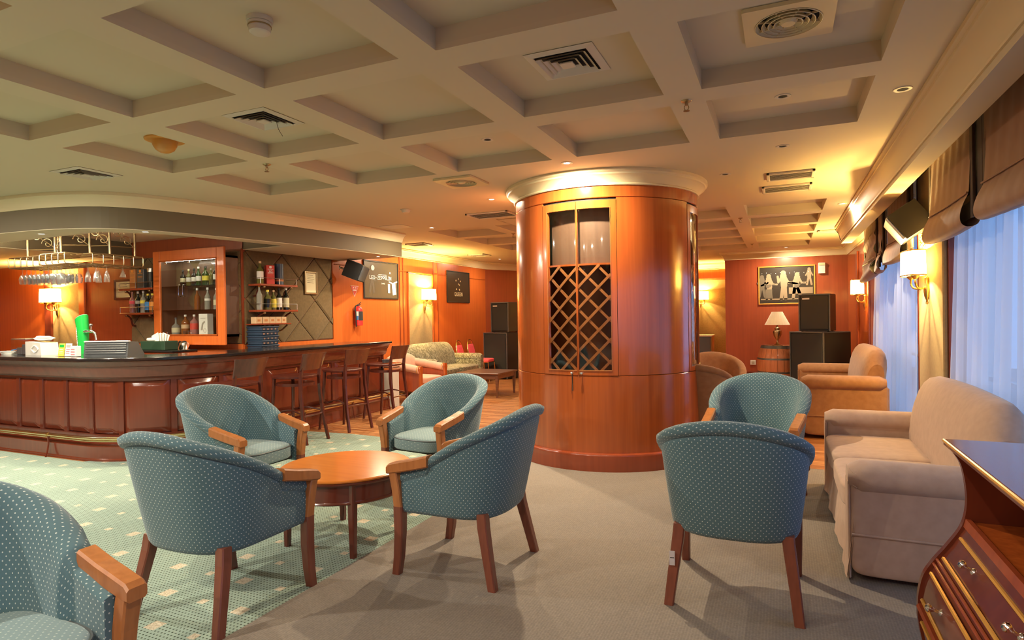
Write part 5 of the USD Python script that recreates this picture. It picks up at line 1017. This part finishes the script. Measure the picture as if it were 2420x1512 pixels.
for x in (-7.90, -7.72):
    for s in (-1, 1): part(rk, 'hanger_rail', rod((x+0.022*s, 4.55, 2.2155), (x+0.022*s, 5.34, 2.2155), 0.0035, 6), 'bronze', 40)
rack_bay(-9.18, -8.38, 4.60, 4.98, True, 7); rack_bay(-8.36, -7.86, 4.52, 4.98, True, 5); rack_bay(-8.10, -7.68, 4.72, 5.36, False, 6)
for x, y in ((-9.0, 4.72), (-8.68, 4.90), (-8.38, 4.70), (-8.12, 4.62), (-7.95, 4.86), (-7.78, 5.0), (-7.74, 5.30)):
    part(rk, 'post', rod((x, y, 2.34), (x, y, 2.735), 0.014, 8), 'bronze', 40)
def scroll(p, q, z, s):
    p, q = np.array(p), np.array(q); out = []
    for u in np.linspace(0, 1, 26):
        a = u*2.2*PI; r_ = 0.075*(1-0.75*u); c = p+(q-p)*(0.33 if s > 0 else 0.67); d = (q-p)/np.linalg.norm(q-p)
        out.append((*(c+d*r_*math.cos(a)*s), z+r_*math.sin(a)))
    return tube(out, 0.006, 6)
for p, q in (((-9.0, 4.72), (-8.68, 4.90)), ((-8.68, 4.90), (-8.38, 4.70)), ((-8.38, 4.70), (-8.12, 4.62)), ((-8.12, 4.62), (-7.95, 4.86)), ((-7.95, 4.86), (-7.78, 5.0)), ((-7.78, 5.0), (-7.74, 5.30))):
    part(rk, 'scrollwork', [rod((*p, 2.72), (*q, 2.46), 0.006, 6), rod((*p, 2.46), (*q, 2.47), 0.006, 6), scroll(p, q, 2.63, 1), scroll(p, q, 2.54, -1)], 'bronze', 40)
def hung_glass(name, label, loc, h, r, kind):
    t = thing(name, label, 'glass', loc, 0, 'stemmed glasses hanging under the rack')
    if kind == 0: prof = [(0.036, 0), (0.036, -0.003), (0.005, -0.008), (0.004, -h*0.38), (0.012, -h*0.42), (r*0.75, -h*0.52), (r, -h*0.70), (r*0.92, -h*0.88), (r*0.80, -h)]
    elif kind == 1: prof = [(0.034, 0), (0.034, -0.003), (0.005, -0.008), (0.004, -h*0.30), (0.010, -h*0.34), (r*0.8, -h*0.62), (r, -h*0.82), (r*0.98, -h)]
    else: prof = [(0.032, 0), (0.032, -0.003), (0.005, -0.008), (0.005, -h*0.30), (0.008, -h*0.34), (r, -h)]
    outer = prof; inner = [(max(a-0.0022, 0.0), z) for a, z in prof[5:][::-1]]
    part(t, 'bowl', lathe([(0, 0.0)] + outer + inner + [(0, prof[4][1]-0.012)], 16), 'wineglass', 60)
    return t
prot = [hung_glass('wine_glass', 'clear stemmed wine glass hanging upside down in the rack', (-9.05, 4.68, 2.222), 0.215, 0.042, 0),
        hung_glass('wine_glass', 'tall clear flute-shaped glass hanging upside down in the rack', (-7.74, 4.80, 2.222), 0.22, 0.034, 1),
        hung_glass('cocktail_glass', 'small cone-shaped cocktail glass hanging at the right end of the rack', (-7.72, 5.12, 2.222), 0.15, 0.036, 2),
        hung_glass('wine_glass', 'large balloon glass hanging lower than the rest of the rack', (-8.16, 4.58, 2.222), 0.26, 0.060, 0)]
for ix in range(10):
    for iy in range(3):
        if ix == 0 and iy == 0: continue
        dup(prot[0], (-9.05+0.093*ix, 4.68+0.10*iy, 2.222), 0, 'clear stemmed wine glass hanging upside down in the rack', 'wine_glass')
for x, y in ((-7.74, 4.93), (-7.90, 4.80), (-7.90, 4.93)): dup(prot[1], (x, y, 2.222), 0, 'tall clear flute-shaped glass hanging upside down in the rack', 'wine_glass')
for x, y in ((-8.02, 4.56),): dup(prot[3], (x, y, 2.222), 0, 'large balloon glass hanging lower than the rest of the rack', 'wine_glass')

# ------------------------------------------------------------------ wall lamps
UsdGeom.Xform.Define(stage, '/World/lights')
def lamp(kind, loc, power, color, r, cone=None, soft_=0.3):
    pth = numbered('/World/lights/' + kind); l = UsdLux.SphereLight.Define(stage, pth); l.CreateRadiusAttr(r); l.CreateIntensityAttr(power); l.CreateColorAttr(Gf.Vec3f(*color)); l.AddTranslateOp().Set(Gf.Vec3d(*map(float, loc)))
    if cone:
        sh_ = UsdLux.ShapingAPI.Apply(l.GetPrim()); sh_.CreateShapingConeAngleAttr(cone); sh_.CreateShapingConeSoftnessAttr(soft_)
    return l
def disk(kind, loc, power, color, r):
    l = UsdLux.DiskLight.Define(stage, numbered('/World/lights/' + kind)); l.CreateRadiusAttr(r); l.CreateIntensityAttr(power); l.CreateColorAttr(Gf.Vec3f(*color)); l.AddTranslateOp().Set(Gf.Vec3d(*map(float, loc))); return l
WARM, WHITE = (1.0, 0.64, 0.21), (1.0, 0.83, 0.58)
def wall_lamp(label, loc, rotz, src=None, power=150.0):
    a = math.radians(rotz); off = np.array([-math.sin(a), math.cos(a)])*0.13
    for s in (-1, 1):
        sx = np.array([math.cos(a), math.sin(a)])*0.105*s
        lamp('bulb_light', (loc[0]+off[0]+sx[0], loc[1]+off[1]+sx[1], loc[2]+0.055), power*SCONCE, WARM, 0.022)
    if src: return dup(src, loc, rotz, label)
    t = thing('wall_lamp', label, 'wall lamp', loc, rotz, 'two-armed brass wall lamps')
    part(t, 'back_plate', lathe([(0, -0.40), (0.012, -0.39), (0.008, -0.36), (0.022, -0.32), (0.030, -0.25), (0.018, -0.20), (0.020, -0.14), (0.0, -0.12)], 16, (0, 0.018, 0)), 'brass', 40)
    for s in (-1, 1):
        ar = part(t, 'arm', tube(bez([(0, 0.03, -0.22), (s*0.04, 0.06, -0.245), (s*0.095, 0.11, -0.235), (s*0.115, 0.13, -0.19), (s*0.105, 0.13, -0.14)], 6), 0.009, 8), 'brass', 40)
        part(ar, 'cup', lathe([(0, -0.16), (0.012, -0.155), (0.035, -0.13), (0.038, -0.118), (0.012, -0.118), (0.011, -0.02), (0, -0.02)], 16, (s*0.105, 0.13, 0)), 'brass', 40)
        part(ar, 'bulb', T(trimesh.creation.icosphere(2, 0.02), (s*0.105, 0.13, 0.0)), 'bulb', True)
    ring = [(0.225*np.sign(math.cos(g))*abs(math.cos(g))**0.7, 0.13+0.095*np.sign(math.sin(g))*abs(math.sin(g))**0.7) for g in np.linspace(0, 2*PI, 48, endpoint=False)]
    part(t, 'shade', loft([[(x*k, 0.13+(y-0.13)*k, z) for x, y in ring] for k, z in ((1.0, -0.115), (0.985, 0.0), (0.96, 0.115), (0.945, 0.115), (0.97, 0.0), (0.985, -0.115))], wrap=True), 'shade_glow', 40)
    for z, k in ((-0.117, 1.0), (0.117, 0.96)): part(t, 'shade_rim', tube([(x*k, 0.13+(y-0.13)*k, z) for x, y in ring], 0.005, 6, closed=True), 'gold_trim', 40)
    return t
W0 = wall_lamp('two-armed brass wall lamp on the khaki panel behind the bar', (-11.15, YB-0.03, 1.955), 180)
wall_lamp('two-armed brass wall lamp on the orange wall, left of the black poster', (XW+0.025, 11.02, 1.975), -90, W0)
wall_lamp('two-armed brass wall lamp at the far wall, just right of the column', (-2.08, 17.77, 1.98), 180, W0)
wall_lamp('two-armed brass wall lamp on the pier between the curtained windows', (1.30, 7.02, 1.945), 90, W0)
wall_lamp('two-armed brass wall lamp on the far right wall beside the concert photo corner', (1.27, 11.55, 1.88), 90, W0)

# ------------------------------------------------------------------ recessed lights, grilles and sprinklers
def downlight(label, x, y, z=HC, lit=True, power=700.0, col=WHITE, name='downlight', cone=62):
    t = thing(name, label, 'ceiling light', (x, y, z), 0)
    part(t, 'rim', lathe([(0.030, 0.004), (0.030, -0.003), (0.040, -0.006), (0.052, -0.004), (0.054, 0.0), (0.054, 0.004)], 28), 'vent_metal', 40)
    part(t, 'lens' if lit else 'recess', lathe([(0, -0.0015), (0.029, -0.0015), (0.029, 0.003), (0, 0.003)], 24), 'lamp_lens' if lit else 'vent_dark', 40)
    if lit: disk('spot', (x, y, z-0.012), power*DOWN, col, 0.03)
    return t
ON = 'round recessed downlight, lit, '
downlight(ON + 'in front of the column crown', -1.76, 5.24, power=1200); downlight(ON + 'just left of the column crown', -3.10, 6.45, power=900); downlight(ON + 'over the far end of the bar stools', -4.9, 8.06)
downlight(ON + 'near the left wall lamp', -6.14, 10.06); downlight(ON + 'above the left far speakers', -6.2, 13.3, power=250); downlight(ON + 'beside the window crown moulding', 0.72, 8.87); downlight(ON + 'above the framed concert photo', 0.09, 14.3, power=800)
downlight(ON + 'under the bar soffit above the glass rack', -7.50, 4.07, 2.492, power=500); downlight(ON + 'under the soffit at the curve of the bar', -6.42, 4.52, 2.492, power=500); downlight(ON + 'under the far end of the bar soffit', -5.95, 8.12, 2.492, power=350)
OFF = 'round recessed downlight, unlit, '
downlight(OFF + 'beside the window crown moulding near the camera', 0.70, 4.46, lit=False); downlight(OFF + 'inside the coffer nearest the window', 0.02, 4.62, HC+D, False); downlight(OFF + 'on the plain ceiling strip right of the column', 0.02, 5.54, HC, False); downlight(OFF + 'right beside the column crown', -0.50, 6.40, HC, False); downlight(OFF + 'inside a coffer before the column', -2.25, 4.62, HC+D, False); downlight(OFF + 'below the yellow dome near the bar curve', -4.55, 4.42, HC+D, False)
for k, (x, y, p_, c_) in enumerate(BEHIND): downlight(ON + ['left of the picture over the green carpet', 'behind the camera over the green carpet', 'behind the camera over the grey carpet', 'above the camera over the grey carpet', 'far left of the picture before the bar', 'behind the camera over the carpet seam'][k], x, y, HC, True, p_, c_)
def square_diffuser(label, x, y, z, s=0.205):
    t = thing('air_diffuser', label, 'air vent', (x, y, z))
    ring = lambda a, b, z0, z1: [loft([[(sx*q, sy*q, zz) for q, zz in ((a, z0), (b, z1), (b-0.004, z1+0.003), (a-0.004, z0+0.003))] for sx, sy in ((-1, -1), (1, -1), (1, 1), (-1, 1))], wrap=True)]
    part(t, 'frame', ring(s, s-0.045, -0.004, -0.012), 'vent_metal', False)
    for k in range(4): part(t, 'louvre', ring(s-0.055-0.036*k, s-0.080-0.036*k, -0.022, -0.002), 'vent_metal', False)
    part(t, 'centre', cb(-0.04, 0.04, -0.04, 0.04, -0.022, -0.014, 0.002), 'vent_metal', False); part(t, 'duct', bx(-s+0.03, s-0.03, -s+0.03, s-0.03, -0.002, -0.0005), 'vent_dark', False)
    return t
square_diffuser('square louvred air diffuser with dark gaps in the coffer before the column', -1.135, 3.425, HC+D)
t2 = square_diffuser('square louvred air diffuser with a dangling thread in a left coffer', -3.495, 3.40, HC+D)
part(t2, 'thread', tube(bez([(0.10, 0.02, -0.02), (0.11, 0.03, -0.08), (0.13, 0.05, -0.13)], 5), 0.002, 5), 'cord_brown', 40)
square_diffuser('square louvred air diffuser on the plain ceiling in front of the bar soffit', -5.83, 3.55, HC)
def round_diffuser(label, x, y, z, s=0.20):
    t = thing('air_diffuser', label, 'air vent', (x, y, z))
    part(t, 'plate', prism(sbox(-s, -s, s, s).buffer(0.012).difference(Point(0, 0).buffer(s*0.80)), -0.022, -0.002), 'cream_plastic', False)
    part(t, 'duct', cyl(s*0.8, -0.002, -0.0005, 40), 'vent_dark', 30)
    for k, q in enumerate((0.78, 0.62, 0.47, 0.33)): part(t, 'ring', lathe([(s*q, -0.026), (s*q+0.004, -0.024), (s*(q-0.05), -0.004), (s*(q-0.05)-0.004, -0.006)], 40), 'cream_plastic', 40)
    part(t, 'centre', lathe([(0, -0.028), (s*0.16, -0.026), (s*0.22, -0.012), (0, -0.010)], 30), 'cream_plastic', 40)
    part(t, 'spoke', [T(bx(s*0.2, s*0.8, -0.002, 0.002, -0.018, -0.006), rz=45*i+20) for i in range(8)], 'cream_plastic', False)
round_diffuser('cream square plate with round concentric air vent in the coffer near the window', 0.045, 3.42, HC+D)
round_diffuser('cream square plate with round concentric air vent left of the column crown', -2.95, 5.44, HC)
def slot_grille(label, x, y, w, d, z=HC, rot=0, n=6):
    t = thing('air_grille', label, 'air vent', (x, y, z), rot)
    part(t, 'frame', [cb(-w/2, w/2, -d/2, -d/2+0.025, -0.022, 0, 0.004), cb(-w/2, w/2, d/2-0.025, d/2, -0.022, 0, 0.004), cb(-w/2, -w/2+0.03, -d/2, d/2, -0.022, 0, 0.004), cb(w/2-0.03, w/2, -d/2, d/2, -0.022, 0, 0.004)], 'vent_metal', False)
    for q in np.linspace(-d/2+0.04, d/2-0.04, n): part(t, 'slat', T(bx(-w/2+0.03, w/2-0.03, -0.010, 0.010, -0.003, 0.0), (0, q, -0.010), rx=35), 'vent_metal', False)
    part(t, 'duct', bx(-w/2+0.02, w/2-0.02, -d/2+0.02, d/2-0.02, -0.002, -0.0005), 'vent_dark', False)
slot_grille('white slotted air grille on the ceiling right of the column, nearer one', 0.09, 6.72, 0.44, 0.34, n=7); slot_grille('long slatted air grille on the ceiling right of the column, farther one', 0.06, 7.40, 0.50, 0.36, n=6)
slot_grille('dusty slatted air grille on the ceiling left of the column', -3.55, 7.40, 0.62, 0.40); slot_grille('thin grey grille on the far left ceiling near the bar end', -6.2, 9.72, 0.4, 0.3); slot_grille('small dark grille on the far left ceiling before the corner', -6.16, 12.14, 0.4, 0.4)
slot_grille('small pale grille on the ceiling by the far end of the window crown', 0.72, 11.7, 0.3, 0.25)
t = thing('access_panel', 'flat access hatch on the ceiling left of the column', 'hatch', (-3.3, 8.2, HC)); part(t, 'panel', cb(-0.38, 0.38, -0.35, 0.35, -0.006, 0, 0.003), 'plaster', False); part(t, 'gap', [bx(-0.40, 0.40, s*0.365-0.006, s*0.365+0.006, -0.004, -0.0005) for s in (-1, 1)] + [bx(s*0.39-0.006, s*0.39+0.006, -0.37, 0.37, -0.004, -0.0005) for s in (-1, 1)], 'bronze', False)
t = thing('access_panel', 'flat flush hatch on the ceiling over the far bar end', 'hatch', (-5.3, 7.7, HC)); part(t, 'panel', cb(-0.2, 0.2, -0.16, 0.16, -0.006, 0, 0.003), 'vent_metal', False)
def sprinkler(label, x, y, z=HC):
    t = thing('sprinkler', label, 'sprinkler', (x, y, z))
    part(t, 'escutcheon', lathe([(0, 0), (0.035, 0), (0.030, -0.008), (0.012, -0.014), (0.010, -0.03), (0, -0.03)], 20), 'bronze', 40); part(t, 'frame_arm', [tube(bez([(s*0.008, 0, -0.028), (s*0.014, 0, -0.045), (s*0.006, 0, -0.062)], 4), 0.003, 6) for s in (-1, 1)], 'bronze', 40)
    part(t, 'deflector', lathe([(0, -0.062), (0.020, -0.064), (0.020, -0.067), (0, -0.067)], 16), 'bronze', 40)
for x, y, l_ in ((-0.55, 4.07, 'on the beam near the window'), (-4.14, 4.05, 'on the beam toward the bar'), (-0.54, 9.47, 'over the right lounge'), (-0.54, 13.2, 'over the far end of the right lounge'), (-4.08, 9.30, 'left of the column over the plank floor')): sprinkler('small bronze ceiling sprinkler ' + l_, x, y)
t = thing('smoke_detector', 'cream smoke detector in the upper left coffer', 'smoke detector', (-2.34, 2.26, HC+D)); part(t, 'base', cyl(0.062, -0.022, 0, 32), 'vent_metal', 30); part(t, 'body', lathe([(0, -0.075), (0.040, -0.075), (0.050, -0.068), (0.056, -0.024), (0, -0.024)], 32), 'vent_metal', 40); part(t, 'slot_ring', lathe([(0.0545, -0.045), (0.056, -0.043), (0.056, -0.038), (0.0545, -0.036)], 32), 'bronze', 40)
t = thing('smoke_detector', 'flat cream detector disc on the ceiling between bar and column', 'smoke detector', (-4.36, 6.55, HC)); part(t, 'base', cyl(0.07, -0.012, 0, 28), 'vent_metal', 30); part(t, 'body', lathe([(0, -0.04), (0.045, -0.038), (0.06, -0.012), (0, -0.012)], 28), 'vent_metal', 40)
t = thing('ceiling_dome', 'amber ceiling dome speaker in a coffer before the bar', 'dome', (-4.60, 3.42, HC+D)); part(t, 'flange', lathe([(0, 0), (0.15, 0), (0.148, -0.01), (0.10, -0.014), (0, -0.014)], 40), 'dome_orange', 40); part(t, 'dome', lathe([(0.095, -0.012), (0.09, -0.05), (0.07, -0.085), (0.04, -0.105), (0, -0.112)], 32), 'dome_orange', 40)

# ------------------------------------------------------------------ curtains and blinds
def curtain(label, y0, y1, x, amp=0.048, nf=None, seed=0, zt=2.80):
    t = thing('sheer_curtain', label, 'curtain'); n = int((y1-y0)*48); nf = nf or (y1-y0)*4.4; rs = np.random.default_rng(seed)
    ph = np.cumsum(rs.uniform(0.5, 1.5, n)); ph = ph/ph[-1]*nf*2*PI; zs = np.linspace(0.03, zt, 10); P = []
    for i in range(n):
        q = i/(n-1); y = y0+(y1-y0)*q; col_ = []
        for z in zs:
            k = 0.55+0.45*(1-z/zt); dx = amp*k*math.sin(ph[i]) + 0.014*math.sin(ph[i]*0.37+z*0.7)-0.05*(1-z/zt)
            col_.append((x+dx, y+0.02*math.cos(ph[i])*k, z))
        P.append(col_)
    part(t, 'drape', grid(np.array(P)), 'curtain', True); part(t, 'heading', cb(x-0.015, x+0.015, y0, y1, zt-0.01, zt+0.03, 0.004), 'white_plastic', False)
curtain('white sheer curtain over the near window, right beside the pier', 4.60, 6.44, 1.40, seed=1); curtain('white sheer curtain over the near window, cut by the right edge', 1.2, 4.66, 1.49, 0.03, seed=2); curtain('white sheer curtain of the near window beside the camera', -2.9, 1.15, 1.41, seed=3)
curtain('white sheer curtain over the far window beyond the wall lamp', 8.30, 11.28, 1.40, seed=4)
def blind(label, y0, y1, x=1.20, zb=2.07, ruff=0.0, seed=0):
    t = thing('roman_blind', label, 'blind'); L = y1-y0
    prof = [(0.0, HC-0.002), (0.0, 2.62), (-0.004, 2.40), (-0.008, zb+0.245), (-0.016, zb+0.235), (-0.012, zb+0.225), (-0.045, zb+0.15), (-0.062, zb+0.08), (-0.055, zb+0.025), (-0.02, zb), (0.035, zb+0.012), (0.055, zb+0.06), (0.05, zb+0.14), (0.012, zb+0.23)]
    cur_ = bez([(a, 0, b) for a, b in prof], 4)[:, [0, 2]]; ys = np.linspace(y0, y1, max(12, int(L*16))); rs = np.random.default_rng(seed); P = []
    for i, y in enumerate(ys):
        q = (y-y0)/L; row = []
        for a, b in cur_:
            w_ = max(0, (2.5-b)/0.4); wr_ = 0.003*math.sin(y*31+b*9)*(1-w_*0.4)+ruff*0.05*math.sin(b*26+q*3)*(b < 2.6); sag = -0.018*math.sin(PI*q)*w_ - ruff*0.14*q*w_
            row.append((x+a+wr_, y, b+sag))
        P.append(row)
    m_ = grid(np.array(P)); part(t, 'fabric', m_, 'blind_fabric', True)
    for y in (y0-0.05, y1-0.02): part(t, 'side_tab', cb(x+0.0, x+0.02, y, y+0.07, zb+0.06, HC-0.004, 0.004), 'blind_dark', False)
    part(t, 'seam_cord', tube([(x-0.020, y, zb+0.236-0.010*math.sin(PI*(y-y0)/L)) for y in ys[::2]], 0.006, 6), 'blind_fabric', 40)
    part(t, 'lining', bx(x+0.028, x+0.034, y0-0.16, y1+0.16, 2.14, HC-0.006), 'blind_dark', False)
    return t
blind('brown fabric roman blind over the near window, left one beside the loudspeaker', 5.15, 6.40); blind('brown fabric roman blind over the near window at the right edge', 2.6, 4.82, seed=2); blind('brown fabric roman blind of the near window above the camera side', -0.2, 2.28, seed=3)
blind('brown fabric roman blind over the far window behind the loudspeaker', 7.50, 8.75, 1.20, 2.06, 0.05, 4); blind('narrow brown fabric blind fold at the middle of the far window', 9.22, 9.52, 1.20, 2.02, 0.15, 5); blind('ruffled brown fabric blind at the far end of the far window', 9.75, 11.0, 1.19, 2.0, 0.42, 6)
t = thing('cable_coil', 'coil of yellow lit cable hanging on the pier above the wall lamp', 'cable', (1.245, 6.98, 2.16)); pts = []
for i in range(120):
    a = i/120*2*PI*4; r_ = 0.045+0.04*((i*7 % 13)/13)*0.35+0.02*math.sin(i*0.11); pts.append((0.012*math.sin(i*0.7), r_*1.15*math.cos(a), r_*math.sin(a)))
part(t, 'coil', tube(pts, 0.006, 6), 'cable_gold', 40); part(t, 'tail', tube(bez([(0.0, 0.0, 0.06), (0.0, 0.02, 0.12), (0.0, 0.0, 0.18), (0.02, 0.02, 0.22)], 5), 0.005, 6), 'paper', 40); part(t, 'hook', rod((0.055, 0, 0.07), (0, 0, 0.07), 0.005), 'steel', 40)
